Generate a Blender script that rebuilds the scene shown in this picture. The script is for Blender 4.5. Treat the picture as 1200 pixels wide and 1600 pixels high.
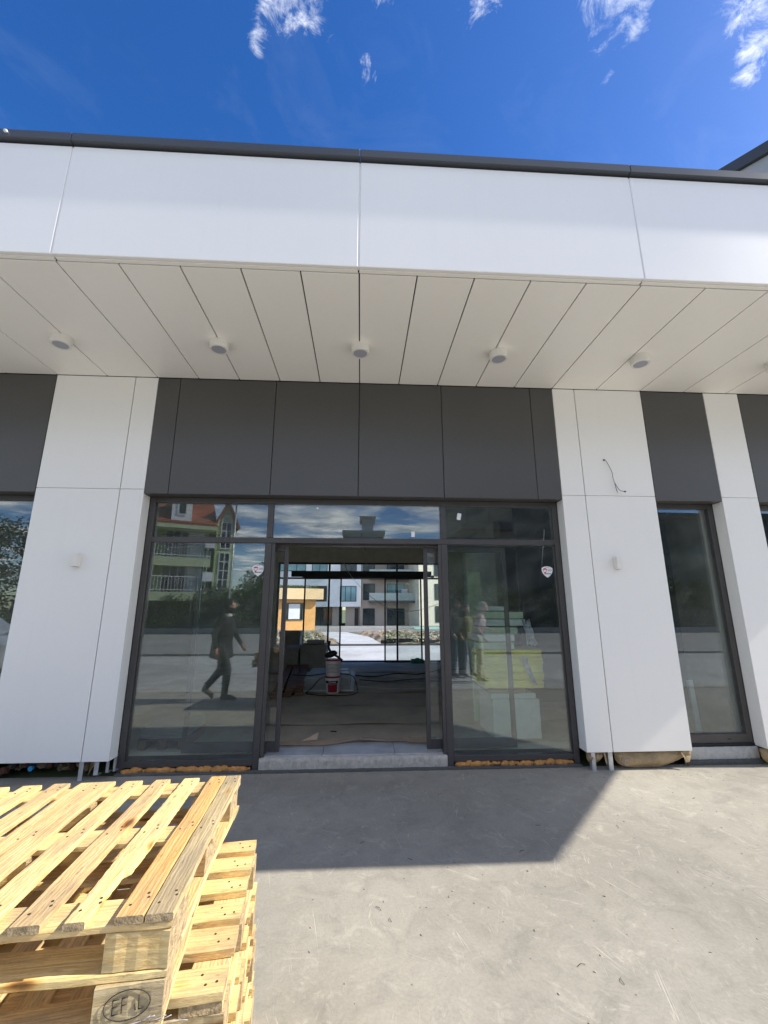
import bpy, bmesh, math, random
from mathutils import Vector, Matrix
R = math.radians
random.seed(7)
for o in list(bpy.data.objects): bpy.data.objects.remove(o)
S = bpy.context.scene
COL = S.collection

# ------------------------------------------------------------ camera
F = 660.0; TH = math.atan(150/F); PH = math.atan(37*math.cos(TH)/F)
cd = bpy.data.cameras.new('camera'); cam = bpy.data.objects.new('camera', cd); COL.objects.link(cam)
cd.sensor_fit = 'HORIZONTAL'; cd.sensor_width = 36; cd.lens = 36*F/1200
cd.clip_start = 0.05; cd.clip_end = 3000
fw = Vector((math.sin(PH)*math.cos(TH), math.cos(PH)*math.cos(TH), math.sin(TH)))
rt = Vector((math.cos(PH), -math.sin(PH), 0)); up = rt.cross(fw)
m = Matrix((rt, up, -fw)).transposed().to_4x4(); m.translation = (0, 0, 1.55)
cam.matrix_world = m
S.camera = cam

# ------------------------------------------------------------ sun, sky, exposure
SUN = Vector((1.0, -0.05, 0.79)).normalized()
sl = bpy.data.lights.new('sun', 'SUN'); sl.energy = 4.7; sl.angle = R(0.55); sl.color = (1.0, 0.94, 0.84)
so = bpy.data.objects.new('sun', sl); COL.objects.link(so); so.rotation_euler = SUN.to_track_quat('Z', 'Y').to_euler()
so.location = (20, -1, 20)
S.view_settings.view_transform = 'Standard'; S.view_settings.look = 'None'
S.view_settings.exposure = 0.77; S.view_settings.gamma = 1
W = bpy.data.worlds.new('World'); S.world = W; W.use_nodes = True
nt = W.node_tree; nt.nodes.clear()
def N(nt, t, **k):
    n = nt.nodes.new(t)
    for a, b in k.items():
        if a == 'inp':
            for i, v in b.items(): n.inputs[i].default_value = v
        else: setattr(n, a, b)
    return n
def lk(nt, a, b): nt.links.new(a, b)
def M_(nt, op, a=None, b=None, c=None, clamp=False):
    n = nt.nodes.new('ShaderNodeMath'); n.operation = op; n.use_clamp = clamp
    for i, v in enumerate((a, b, c)):
        if v is None: continue
        if isinstance(v, (int, float)): n.inputs[i].default_value = v
        else: nt.links.new(v, n.inputs[i])
    return n.outputs[0]
def build_world():
    L = lambda a, b: nt.links.new(a, b)
    sky = N(nt, 'ShaderNodeTexSky', sky_type='NISHITA', sun_disc=False, altitude=300, air_density=1.0, dust_density=0.6, ozone_density=3.0)
    sky.sun_elevation = math.asin(SUN.z); sky.sun_rotation = math.atan2(SUN.x, SUN.y)
    hs = N(nt, 'ShaderNodeHueSaturation'); hs.inputs['Saturation'].default_value = 1.32; hs.inputs['Value'].default_value = 1.28; hs.inputs['Hue'].default_value = 0.512
    L(sky.outputs[0], hs.inputs['Color'])
    tc = N(nt, 'ShaderNodeTexCoord'); sp = N(nt, 'ShaderNodeSeparateXYZ'); L(tc.outputs['Generated'], sp.inputs[0])
    z = M_(nt, 'MAXIMUM', sp.outputs[2], 0.06)
    px = M_(nt, 'DIVIDE', sp.outputs[0], z); py = M_(nt, 'DIVIDE', sp.outputs[1], z)
    cb = N(nt, 'ShaderNodeCombineXYZ'); L(px, cb.inputs[0]); L(py, cb.inputs[1])
    # wisps overhead, in the cloud layer's own plane
    blobs = [(-.15,.49,.07,1.05),(-.10,.52,.04,.9),(-.19,.555,.028,.85),(-.205,.585,.018,.8),(.025,.495,.022,.95),(.0,.61,.022,.62),(.0,.585,.016,.6),(.19,.47,.05,.95),(.42,.46,.08,1.05),(.475,.515,.03,.9),
             (.49,.54,.02,.75),(.68,.45,.08,1.05),(.71,.52,.05,1.0),(.73,.565,.035,.95),(.60,.55,.02,.55),(.466,.588,.016,.55),(-.10,.47,.05,.8),(-.06,.56,.02,.45)]
    acc = None
    for bx, by, br, w in blobs:
        dx = M_(nt, 'SUBTRACT', px, bx); dy = M_(nt, 'SUBTRACT', py, by)
        d2 = M_(nt, 'ADD', M_(nt, 'MULTIPLY', dx, dx), M_(nt, 'MULTIPLY', dy, dy))
        g = M_(nt, 'MULTIPLY', M_(nt, 'EXPONENT', M_(nt, 'MULTIPLY', d2, -1.0/(br*br))), w)
        acc = g if acc is None else M_(nt, 'MAXIMUM', acc, g)
    acc = M_(nt, 'MULTIPLY', acc, M_(nt, 'GREATER_THAN', sp.outputs[2], 0.3))
    n1 = N(nt, 'ShaderNodeTexNoise', inp={'Scale': 21.0, 'Detail': 12.0, 'Roughness': 0.7, 'Distortion': 0.55}); L(cb.outputs[0], n1.inputs['Vector'])
    d1 = M_(nt, 'MULTIPLY', M_(nt, 'SUBTRACT', M_(nt, 'ADD', M_(nt, 'MULTIPLY', acc, 0.36), n1.outputs[0]), 0.685), 3.0, clamp=True)
    n4 = N(nt, 'ShaderNodeTexNoise', inp={'Scale': 3.2, 'Detail': 8.0, 'Roughness': 0.62, 'Distortion': 1.2}); L(cb.outputs[0], n4.inputs['Vector'])
    d1 = M_(nt, 'MAXIMUM', M_(nt, 'POWER', d1, 1.4), M_(nt, 'MULTIPLY', M_(nt, 'MULTIPLY', M_(nt, 'SUBTRACT', n4.outputs[0], 0.5), 2.5, clamp=True), 0.05))
    # broken cumulus on the side behind the camera
    n2 = N(nt, 'ShaderNodeTexNoise', inp={'Scale': 1.1, 'Detail': 9.0, 'Roughness': 0.6, 'Distortion': 0.3}); L(cb.outputs[0], n2.inputs['Vector'])
    back = M_(nt, 'MULTIPLY', M_(nt, 'SUBTRACT', M_(nt, 'MULTIPLY', py, -1.0), 0.15), 1.2, clamp=True)
    d2 = M_(nt, 'MULTIPLY', M_(nt, 'MULTIPLY', M_(nt, 'SUBTRACT', n2.outputs[0], 0.42), 6.0, clamp=True), back)
    d2 = M_(nt, 'MULTIPLY', d2, M_(nt, 'MULTIPLY', sp.outputs[2], 12.0, clamp=True))
    dens = M_(nt, 'MAXIMUM', d1, d2, clamp=True)
    n3 = N(nt, 'ShaderNodeTexNoise', inp={'Scale': 2.4, 'Detail': 6.0, 'Roughness': 0.6}); L(cb.outputs[0], n3.inputs['Vector'])
    cr = N(nt, 'ShaderNodeValToRGB'); cr.color_ramp.elements[0].position = 0.35; cr.color_ramp.elements[1].position = 0.62
    cr.color_ramp.elements[0].color = (3.8, 4.6, 6.0, 1); cr.color_ramp.elements[1].color = (13.5, 13.4, 13.2, 1)
    L(n3.outputs[0], cr.inputs[0])
    mx = N(nt, 'ShaderNodeMix', data_type='RGBA'); L(dens, mx.inputs['Factor']); L(hs.outputs[0], mx.inputs[6]); L(cr.outputs[0], mx.inputs[7])
    bg = N(nt, 'ShaderNodeBackground'); bg.inputs[1].default_value = 0.10; L(mx.outputs[2], bg.inputs[0])
    ou = N(nt, 'ShaderNodeOutputWorld'); L(bg.outputs[0], ou.inputs[0])
build_world()

# ------------------------------------------------------------ materials
def new_mat(name):
    m = bpy.data.materials.new(name); m.use_nodes = True
    return m, m.node_tree, m.node_tree.nodes['Principled BSDF']
def ramp(nt, fac, stops):
    r = nt.nodes.new('ShaderNodeValToRGB'); e = r.color_ramp.elements
    while len(e) < len(stops): e.new(0.5)
    for i, (p, c) in enumerate(stops): e[i].position = p; e[i].color = (*c, 1) if len(c) == 3 else c
    nt.links.new(fac, r.inputs[0]); return r.outputs[0]
def coords(nt, scale=(1,1,1), rot=(0,0,0), kind='Object', rand=0):
    tc = nt.nodes.new('ShaderNodeTexCoord'); mp = nt.nodes.new('ShaderNodeMapping')
    if any(rot):
        pr = nt.nodes.new('ShaderNodeMapping'); pr.inputs['Rotation'].default_value = rot; nt.links.new(tc.outputs[kind], pr.inputs[0]); tc = pr; kind = 'Vector'; rot = (0, 0, 0)
    mp.inputs['Scale'].default_value = scale; mp.inputs['Rotation'].default_value = rot
    src = tc.outputs[kind]
    if rand:
        oi = nt.nodes.new('ShaderNodeObjectInfo'); va = nt.nodes.new('ShaderNodeVectorMath'); va.operation = 'ADD'
        cx = nt.nodes.new('ShaderNodeCombineXYZ'); r = M_(nt, 'MULTIPLY', oi.outputs['Random'], rand)
        for i in range(3): nt.links.new(r, cx.inputs[i])
        nt.links.new(src, va.inputs[0]); nt.links.new(cx.outputs[0], va.inputs[1]); src = va.outputs[0]
    nt.links.new(src, mp.inputs[0]); return mp.outputs[0]
def noise(nt, vec, scale, detail=5, rough=.55, dist=0):
    n = N(nt, 'ShaderNodeTexNoise', inp={'Scale': scale, 'Detail': detail, 'Roughness': rough, 'Distortion': dist})
    if vec is not None: nt.links.new(vec, n.inputs['Vector'])
    return n.outputs[0]
def mixc(nt, f, a, b, mode='MIX'):
    m = nt.nodes.new('ShaderNodeMix'); m.data_type = 'RGBA'; m.blend_type = mode
    for s, v in ((m.inputs['Factor'], f), (m.inputs[6], a), (m.inputs[7], b)):
        if isinstance(v, (int, float)): s.default_value = v
        elif isinstance(v, tuple): s.default_value = (*v, 1) if len(v) == 3 else v
        else: nt.links.new(v, s)
    return m.outputs[2]
def bump(nt, b, h, strength=.3, dist=.01):
    n = nt.nodes.new('ShaderNodeBump'); n.inputs['Strength'].default_value = strength; n.inputs['Distance'].default_value = dist
    nt.links.new(h, n.inputs['Height']); nt.links.new(n.outputs[0], b.inputs['Normal'])
def simple(name, col, rough=.5, metal=0, var=.12, scale=6, bmp=0, bscale=60, spec=.5, coat=0):
    m, nt, b = new_mat(name)
    v = coords(nt, rand=7.0)
    f = noise(nt, v, scale)
    c = ramp(nt, f, [(.3, tuple(max(0, x*(1-var)) for x in col)), (.7, tuple(min(1, x*(1+var)) for x in col))])
    nt.links.new(c, b.inputs['Base Color'])
    b.inputs['Roughness'].default_value = rough; b.inputs['Metallic'].default_value = metal
    b.inputs['Specular IOR Level'].default_value = spec; b.inputs['Coat Weight'].default_value = coat
    if bmp: bump(nt, b, noise(nt, v, bscale, 6), bmp)
    return m
def wood(name, light, mid, dark, grey=.25):
    m, nt, b = new_mat(name)
    base = coords(nt, rand=31.0)
    st = coords(nt, (4.0, 95, 95), rand=31.0)
    warp = noise(nt, coords(nt, (3, 12, 12), rand=31.0), 1.6, 3)
    g = noise(nt, st, 1.0, 6, .6, .35)
    sine = N(nt, 'ShaderNodeTexWave', wave_type='BANDS', bands_direction='Y', inp={'Scale': 21.0, 'Distortion': 10.0, 'Detail': 5.0, 'Detail Scale': 1.1, 'Detail Roughness': .7})
    nt.links.new(coords(nt, (.35, 1.4, 1.4), rand=31.0), sine.inputs['Vector'])
    c = ramp(nt, g, [(.25, dark), (.47, mid), (.66, light)])
    c2 = ramp(nt, sine.outputs['Fac'], [(.0, (.74, .60, .45)), (.4, (1, 1, 1)), (1, (1, 1, 1))])
    c = mixc(nt, .55, c, c2, 'MULTIPLY')
    # knots
    vo = N(nt, 'ShaderNodeTexVoronoi', feature='F1', inp={'Scale': 1.0, 'Randomness': 1.0}); nt.links.new(coords(nt, (4.2, 9.5, 9.5), rand=31.0), vo.inputs['Vector'])
    k = ramp(nt, M_(nt, 'ADD', vo.outputs['Distance'], M_(nt, 'MULTIPLY', g, .06)), [(.09, (.16, .07, .03)), (.13, (.45, .24, .1)), (.19, (.9, .78, .62)), (.26, (1, 1, 1))])
    c = mixc(nt, .9, c, k, 'MULTIPLY')
    # weathered grey patches and dirt
    w = ramp(nt, noise(nt, coords(nt, (1.4, 5, 5), rand=50.0), 2.6, 7, .7), [(.46, (0, 0, 0)), (.64, (1, 1, 1))])
    c = mixc(nt, M_(nt, 'MULTIPLY', w, grey), c, (.30, .24, .16))
    s = ramp(nt, noise(nt, coords(nt, (6, 22, 22), rand=11.0), 2.0, 8, .75), [(.57, (0, 0, 0)), (.70, (1, 1, 1))])
    c = mixc(nt, M_(nt, 'MULTIPLY', s, .7), c, (.15, .11, .07))
    oi = nt.nodes.new('ShaderNodeObjectInfo'); hv = nt.nodes.new('ShaderNodeHueSaturation')
    nt.links.new(c, hv.inputs['Color']); nt.links.new(M_(nt, 'ADD', M_(nt, 'MULTIPLY', oi.outputs['Random'], .24), .88), hv.inputs['Value'])
    nt.links.new(M_(nt, 'ADD', M_(nt, 'MULTIPLY', oi.outputs['Random'], .016), .495), hv.inputs['Hue'])
    nt.links.new(hv.outputs[0], b.inputs['Base Color'])
    b.inputs['Roughness'].default_value = .72; b.inputs['Specular IOR Level'].default_value = .25
    h = M_(nt, 'ADD', g, M_(nt, 'MULTIPLY', sine.outputs['Fac'], .35))
    bump(nt, b, h, .55, .0025)
    return m
def concrete(name, col, scratch=.34, rough=.62, stain=.45):
    m, nt, b = new_mat(name)
    v = coords(nt)
    big = noise(nt, v, .55, 6, .6, .4); midn = noise(nt, v, 4.2, 10, .72, .9); fine = noise(nt, v, 60, 5, .7)
    c = ramp(nt, big, [(.3, tuple(x*.80 for x in col)), (.5, col), (.70, tuple(min(1, x*1.20) for x in col))])
    c = mixc(nt, .75, c, ramp(nt, midn, [(.30, (.68, .69, .70)), (.5, (.95, .95, .94)), (.62, (1.0, 1.0, 1.0))]), 'MULTIPLY')
    c = mixc(nt, .5, c, ramp(nt, fine, [(.3, (.72, .72, .72)), (.6, (1, 1, 1))]), 'MULTIPLY')
    # pale chalky scuffs
    p = ramp(nt, noise(nt, coords(nt, (1.9, 2.3, 1), (0, 0, .5)), 2.6, 10, .78, 1.2), [(.54, (0, 0, 0)), (.66, (1, 1, 1))])
    c = mixc(nt, M_(nt, 'MULTIPLY', p, .42), c, tuple(min(1, x*1.55) for x in col))
    d = ramp(nt, noise(nt, coords(nt, (2.2, 1.1, 1), (0, 0, 1.1)), 1.7, 9, .75, .8), [(.60, (0, 0, 0)), (.75, (1, 1, 1))])
    c = mixc(nt, M_(nt, 'MULTIPLY', d, stain), c, (col[0]*.62, col[1]*.52, col[2]*.42))
    # brownish stains
    acc = None
    for i, (ang, sc) in enumerate(((1.35, 1.6), (1.15, 2.2), (-1.25, 1.9), (1.75, 2.6), (.6, 1.5), (-1.6, 1.4))):
        s = noise(nt, coords(nt, (sc*.30, sc*9, 1), (0, 0, ang)), 1.0, 2, .4, .35)
        line = ramp(nt, s, [(.494, (0, 0, 0)), (.5, (1, 1, 1)), (.506, (0, 0, 0))])
        ms = ramp(nt, noise(nt, coords(nt, (1, 1, 1), (0, 0, ang*3+i)), 1.3+.4*i, 4, .6), [(.57, (0, 0, 0)), (.63, (1, 1, 1))])
        l = M_(nt, 'MULTIPLY', line, ms)
        acc = l if acc is None else M_(nt, 'MAXIMUM', acc, l)
    c = mixc(nt, M_(nt, 'MULTIPLY', acc, scratch), c, tuple(min(1, x*2.0) for x in col))
    sp = N(nt, 'ShaderNodeTexVoronoi', inp={'Scale': 9.0}); nt.links.new(v, sp.inputs['Vector'])
    pit = ramp(nt, sp.outputs['Distance'], [(.035, (.35, .35, .35)), (.06, (1, 1, 1))])
    c = mixc(nt, .8, c, pit, 'MULTIPLY')
    nt.links.new(c, b.inputs['Base Color'])
    nt.links.new(M_(nt, 'ADD', M_(nt, 'MULTIPLY', midn, .3), rough-.17), b.inputs['Roughness'])
    b.inputs['Specular IOR Level'].default_value = .35
    h = M_(nt, 'ADD', M_(nt, 'MULTIPLY', midn, .8), M_(nt, 'ADD', M_(nt, 'MULTIPLY', fine, .12), M_(nt, 'MULTIPLY', acc, -.25)))
    bump(nt, b, h, .35, .012)
    return m
def panel(name, col, rough, speck=.03, spec=.5, coat=0.0):
    m, nt, b = new_mat(name)
    v = coords(nt, rand=9.0)
    f = noise(nt, v, .9, 5, .55); f2 = noise(nt, v, 260, 3, .6)
    c = ramp(nt, f, [(.3, tuple(x*(1-speck) for x in col)), (.7, col)])
    # few small dirt marks
    vo = N(nt, 'ShaderNodeTexVoronoi', inp={'Scale': 1.7}); nt.links.new(v, vo.inputs['Vector'])
    dot = ramp(nt, vo.outputs['Distance'], [(.004, (.45, .43, .4)), (.008, (1, 1, 1))])
    c = mixc(nt, .7, c, dot, 'MULTIPLY')
    st = ramp(nt, noise(nt, coords(nt, (9, 9, .5), rand=9.0), 1.3, 7, .7), [(.56, (0, 0, 0)), (.8, (1, 1, 1))])
    c = mixc(nt, M_(nt, 'MULTIPLY', st, .09), c, tuple(x*.62 for x in col))
    nt.links.new(c, b.inputs['Base Color'])
    nt.links.new(M_(nt, 'ADD', M_(nt, 'MULTIPLY', f, .14), rough-.07), b.inputs['Roughness'])
    b.inputs['Specular IOR Level'].default_value = spec; b.inputs['Coat Weight'].default_value = coat; b.inputs['Coat Roughness'].default_value = .12
    h = M_(nt, 'ADD', M_(nt, 'MULTIPLY', noise(nt, v, 1.1, 2), 1.0), M_(nt, 'MULTIPLY', f2, .006))
    bump(nt, b, h, .2, .012)
    return m
def glass(name, tint, r0):
    m, nt, b = new_mat(name); nt.nodes.remove(b)
    out = nt.nodes['Material Output']
    tr = N(nt, 'ShaderNodeBsdfTransparent'); tr.inputs[0].default_value = (*tint, 1)
    gl = N(nt, 'ShaderNodeBsdfGlossy'); gl.inputs['Roughness'].default_value = 0.0; gl.inputs[0].default_value = (.93, .97, 1.0, 1)
    lw = N(nt, 'ShaderNodeLayerWeight'); lw.inputs['Blend'].default_value = .5
    f5 = M_(nt, 'POWER', lw.outputs['Facing'], 5.0)
    fac = M_(nt, 'ADD', M_(nt, 'MULTIPLY', f5, 1-r0), r0, clamp=True)
    # very slight pane waviness
    v = coords(nt, rand=5.0)
    bp = N(nt, 'ShaderNodeBump'); bp.inputs['Strength'].default_value = .022; bp.inputs['Distance'].default_value = .01
    nt.links.new(noise(nt, v, 1.6, 1), bp.inputs['Height']); nt.links.new(bp.outputs[0], gl.inputs['Normal'])
    # dust film, its smears strengthened to paint a pale haze on the panes
    mx = N(nt, 'ShaderNodeMixShader'); nt.links.new(fac, mx.inputs[0]); nt.links.new(tr.outputs[0], mx.inputs[1]); nt.links.new(gl.outputs[0], mx.inputs[2])
    df = N(nt, 'ShaderNodeBsdfDiffuse'); df.inputs[0].default_value = (.5, .5, .48, 1)
    vo = N(nt, 'ShaderNodeTexVoronoi', inp={'Scale': 14.0}); nt.links.new(v, vo.inputs['Vector'])
    sp = ramp(nt, vo.outputs['Distance'], [(.02, (1, 1, 1)), (.05, (0, 0, 0))])
    sm = ramp(nt, noise(nt, coords(nt, (1, 1, 2.2), (0.3, .4, 0), rand=5.0), 2.2, 8, .7), [(.45, (0, 0, 0)), (.8, (1, 1, 1))])
    df_f = M_(nt, 'ADD', M_(nt, 'MULTIPLY', sp, .5), M_(nt, 'ADD', M_(nt, 'MULTIPLY', sm, .07), .010), clamp=True)
    m2 = N(nt, 'ShaderNodeMixShader'); nt.links.new(df_f, m2.inputs[0]); nt.links.new(mx.outputs[0], m2.inputs[1]); nt.links.new(df.outputs[0], m2.inputs[2])
    nt.links.new(m2.outputs[0], out.inputs[0]); return m
def leafmat(name, a, bcol):
    m, nt, b = new_mat(name)
    g = N(nt, 'ShaderNodeNewGeometry'); c = ramp(nt, g.outputs['Random Per Island'], [(0, a), (1, bcol)])
    nt.links.new(c, b.inputs['Base Color']); b.inputs['Roughness'].default_value = .6; b.inputs['Specular IOR Level'].default_value = .3
    return m
def tilemat(name, a, bcol, sx, sy):
    m, nt, b = new_mat(name)
    br = N(nt, 'ShaderNodeTexBrick', inp={'Scale': 1.0, 'Mortar Size': .03, 'Brick Width': sx, 'Row Height': sy}); br.inputs['Color1'].default_value = (*a, 1)
    br.inputs['Color2'].default_value = (*bcol, 1); br.inputs['Mortar'].default_value = (a[0]*.3, a[1]*.3, a[2]*.3, 1)
    nt.links.new(coords(nt), br.inputs['Vector']); nt.links.new(br.outputs[0], b.inputs['Base Color']); b.inputs['Roughness'].default_value = .8
    return m
MT = dict(tealp=simple('teal_wrap', (.03, .09, .08), .35, 0, .3, 6, .6, 9), tealq=simple('pale_teal_wrap', (.16, .26, .28), .35, 0, .3, 6, .6, 9), chalk=simple('crumbly_mortar', (.50, .465, .41), .95, 0, .16, 22, 1.0, 60), rail=simple('railing_glass', (.36, .42, .40), .1, 0, .1), 
    white=panel('white_cladding', (.90, .885, .845), .36, .02, .5, .12),
    soffit=panel('soffit_cladding', (.95, .92, .85), .40, .02, .45, .0),  # paler, warmer than the white cladding; ground bounce put into the colour
    dark=panel('anthracite_cladding', (.084, .082, .078), .36, .08, .5),
    coping=panel('coping_metal', (.055, .062, .072), .38, .1, .5),
    frame=simple('frame_aluminium', (.075, .070, .068), .42, .2, .1, 5, .1, 150),
    dframe=simple('back_frame', (.02, .02, .02), .5),
    black=simple('shadow_gap', (.012, .012, .012), .8), gap=simple('dark_core', (.03, .03, .03), .9),
    glass=glass('window_glass', (.87, .92, .90), .105), glassb=glass('clear_glass', (.935, .955, .948), .028),
    lampw=simple('lamp_white', (.82, .80, .74), .4, 0, .03), lampd=simple('lamp_diffuser', (.40, .40, .45), .5, 0, .05, 40),
    slab=concrete('concrete_slab', (.355, .332, .283)), road=concrete('road_surface', (.46, .455, .43), .15), walk=concrete('pavement', (.36, .35, .33), .1),
    yard=concrete('yard_concrete', (.46, .47, .47), .1, .7, .15), rough=concrete('rough_concrete', (.44, .41, .36), .05, .85, .5), plinth=concrete('plinth_concrete', (.10, .10, .095), .0, .9, .5),
    plinthl=concrete('pale_plinth', (.50, .49, .46), .0, .9, .3),
    foam=simple('orange_foam', (.50, .235, .065), .75, 0, .35, 14, 1.0, 45), kraft=simple('kraft_paper', (.60, .46, .27), .7, 0, .30, 7, .9, 26),
    steel=simple('galvanised_steel', (.55, .56, .58), .45, .7, .2, 12), marble=simple('grey_marble', (.40, .40, .40), .3, 0, .25, 5),
    soil=simple('soil', (.20, .155, .105), .95, 0, .4, 4, 1.0, 12), gravel=simple('gravel', (.36, .31, .24), .9, 0, .5, 35, 1.0, 50), grass=simple('field', (.10, .13, .05), .95, 0, .4, .8, .8, 12),
    floorp=simple('floor_paper', (.72, .64, .52), .85, 0, .16, 2.2, .5, 5, spec=.05), cardb=simple('cardboard', (.40, .30, .21), .75, 0, .15, 5, .3, 20),
    intw=simple('interior_plaster', (.66, .64, .57), .85, 0, .12, 2, .2, 20), ceil=simple('interior_ceiling', (.62, .57, .46), .9, 0, .1), 
    boxc=simple('grey_carton', (.30, .27, .23), .8, 0, .15, 6), tile=simple('tile_stack', (.34, .34, .32), .6, 0, .12, 6), styro=simple('styrofoam', (.80, .84, .78), .8, 0, .06, 20, .4, 90),
    styrog=simple('pale_green_board', (.62, .72, .52), .75, 0, .12, 9), yellow=simple('yellow_wrap', (.92, .76, .03), .3, 0, .18, 5, .8, 9), wrap=simple('clear_wrap', (.5, .5, .55), .15, 0, .5, 10, 1.0, 14),
    red=simple('red_plastic', (.42, .02, .025), .45), bucket=simple('white_plastic', (.68, .66, .62), .45, 0, .08), ink=simple('black_ink', (.03, .025, .02), .7), redink=simple('red_ink', (.55, .03, .05), .5),
    greyink=simple('grey_ink', (.22, .2, .2), .6), paper=simple('sticker_white', (.85, .85, .85), .5, 0, .02), cable=simple('black_cable', (.015, .015, .015), .5), wcable=simple('white_cable', (.5, .5, .5), .5),
    green=simple('green_plastic', (.02, .16, .09), .5), orange=simple('orange_render', (.86, .46, .17), .85, 0, .08, 3, .3, 60), orangel=simple('cream_render', (.86, .62, .36), .85, 0, .06),
    awhite=simple('white_render', (.74, .77, .80), .85, 0, .03), taupe=simple('taupe_render', (.40, .35, .31), .85, 0, .05), cream=simple('cream_tower_render', (.74, .70, .58), .85, 0, .04),
    wing=simple('grey_stucco', (.42, .42, .42), .9, 0, .06, 3, .5, 160), aglass=simple('apartment_glass', (.03, .045, .05), .06, 0, .3, 2), aglassb=simple('pale_apartment_glass', (.16, .30, .33), .08, 0, .3, .5),
    ghouse=simple('green_render', (.42, .52, .26), .9, 0, .06, 2, .2, 40), gtrim=simple('pale_green_trim', (.50, .57, .35), .85), roof=tilemat('roof_tiles', (.36, .10, .05), (.26, .07, .04), .25, .3), pvc=simple('white_pvc', (.78, .78, .78), .4),
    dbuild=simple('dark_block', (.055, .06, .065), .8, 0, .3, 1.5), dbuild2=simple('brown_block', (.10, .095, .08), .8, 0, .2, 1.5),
    iron=simple('fence_metal', (.10, .12, .11), .6), bark=simple('bark', (.10, .07, .045), .9, 0, .3, 8, .8, 20), leaf=leafmat('foliage', (.025, .055, .015), (.07, .12, .03)), leaf2=leafmat('foliage_light', (.04, .075, .02), (.10, .15, .045)),
    bluep=simple('blue_cap', (.02, .25, .50), .4), brick=simple('red_rubble', (.12, .055, .04), .9, 0, .4, 8, .8, 20), plank=wood('dark_planks', (.22, .11, .07), (.15, .075, .05), (.07, .035, .025), .3),
    wood=wood('pallet_pine', (.82, .62, .31), (.74, .53, .245), (.55, .36, .15), .60), woodg=wood('pallet_block', (.56, .45, .27), (.46, .36, .20), (.30, .22, .12), .75), woodo=wood('orange_pine', (.74, .45, .20), (.65, .37, .14), (.46, .24, .09), .45), endg=simple('end_grain', (.40, .30, .17), .85, 0, .45, 45, .9, 130), nail=simple('nail_head', (.07, .05, .04), .6, .4),
    silver=simple('car_paint', (.55, .57, .60), .25, .5, .02, 4, coat=.8), rubber=simple('rubber', (.02, .02, .02), .8), carglass=simple('car_glass', (.02, .025, .03), .05), pool=simple('turquoise_liner', (.25, .58, .45), .4),
    skin=simple('skin', (.48, .28, .20), .5, 0, .05), shirtp=simple('patterned_shirt', (.46, .30, .36), .85, 0, .5, 22), coat=simple('black_cloth', (.018, .018, .02), .85), trous=simple('charcoal_trousers', (.05, .055, .06), .9),
    shoe=simple('brown_shoes', (.10, .055, .035), .6), hair=simple('dark_hair', (.02, .015, .012), .6), hairg=simple('grey_hair', (.35, .34, .33), .7), olive=simple('olive_jacket', (.22, .19, .05), .85), beige=simple('beige_trousers', (.45, .43, .37), .9), navy=simple('navy_jeans', (.04, .055, .09), .9),
)

# ------------------------------------------------------------ helpers
def link(name, me, parent=None, loc=(0,0,0), rot=(0,0,0)):
    o = bpy.data.objects.new(name, me); COL.objects.link(o); o.location = loc; o.rotation_euler = rot
    if parent: o.parent = parent
    return o
def tag(o, label=None, cat=None, group=None, kind=None):
    if label: o['label'] = label
    if cat: o['category'] = cat
    if group: o['group'] = group
    if kind: o['kind'] = kind
    return o
def thing(name, label, cat, loc=(0,0,0), rz=0, group=None):
    return tag(link(name, None, None, loc, (0, 0, rz)), label, cat, group)
def finish(name, bm, mats, parent=None, loc=(0,0,0), rot=(0,0,0), smooth=False):
    me = bpy.data.meshes.new(name)
    bmesh.ops.recalc_face_normals(bm, faces=bm.faces)
    bm.to_mesh(me); bm.free()
    for mm in (mats if isinstance(mats, (list, tuple)) else [mats]): me.materials.append(MT[mm])
    if smooth:
        for p in me.polygons: p.use_smooth = True
    return link(name, me, parent, loc, rot)
def bx(bm, x0, x1, y0, y1, z0, z1, mi=0, bev=0, mat=None):
    r = bmesh.ops.create_cube(bm, size=1, matrix=Matrix.Translation(((x0+x1)/2, (y0+y1)/2, (z0+z1)/2)) @ Matrix.Diagonal((x1-x0, y1-y0, z1-z0, 1)))
    vs = r['verts']; fs = set(f for v in vs for f in v.link_faces)
    for f in fs: f.material_index = mi
    if bev:
        e = list(set(e for v in vs for e in v.link_edges))
        rr = bmesh.ops.bevel(bm, geom=e, offset=bev, segments=1, affect='EDGES')
        vs = list(set(vs) & set(bm.verts)) + rr['verts']
        vs = [v for v in set(vs) if v.is_valid]
        for f in rr['faces']: f.material_index = mi
    if mat is not None: bmesh.ops.transform(bm, matrix=mat, verts=[v for v in vs if v.is_valid])
    return vs
def box(name, x0, x1, y0, y1, z0, z1, mt, parent=None, bev=.002, rot=(0,0,0)):
    """a box as an object whose origin is the box's centre"""
    if x1 < x0: x0, x1 = x1, x0
    bm = bmesh.new(); w, d, h = (x1-x0)/2, (y1-y0)/2, (z1-z0)/2
    bx(bm, -w, w, -d, d, -h, h, 0, min(bev, w*.45, d*.45, h*.45))
    loc = Vector(((x0+x1)/2, (y0+y1)/2, (z0+z1)/2))
    o = finish(name, bm, mt, parent, loc, rot)
    if parent and parent.type == 'MESH': o.location = loc - wl(parent)
    return o
def wl(o):
    v = Vector(o.location)
    while o.parent: o = o.parent; v = v + Vector(o.location) if o.rotation_euler[2] == 0 else v
    return v
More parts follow.
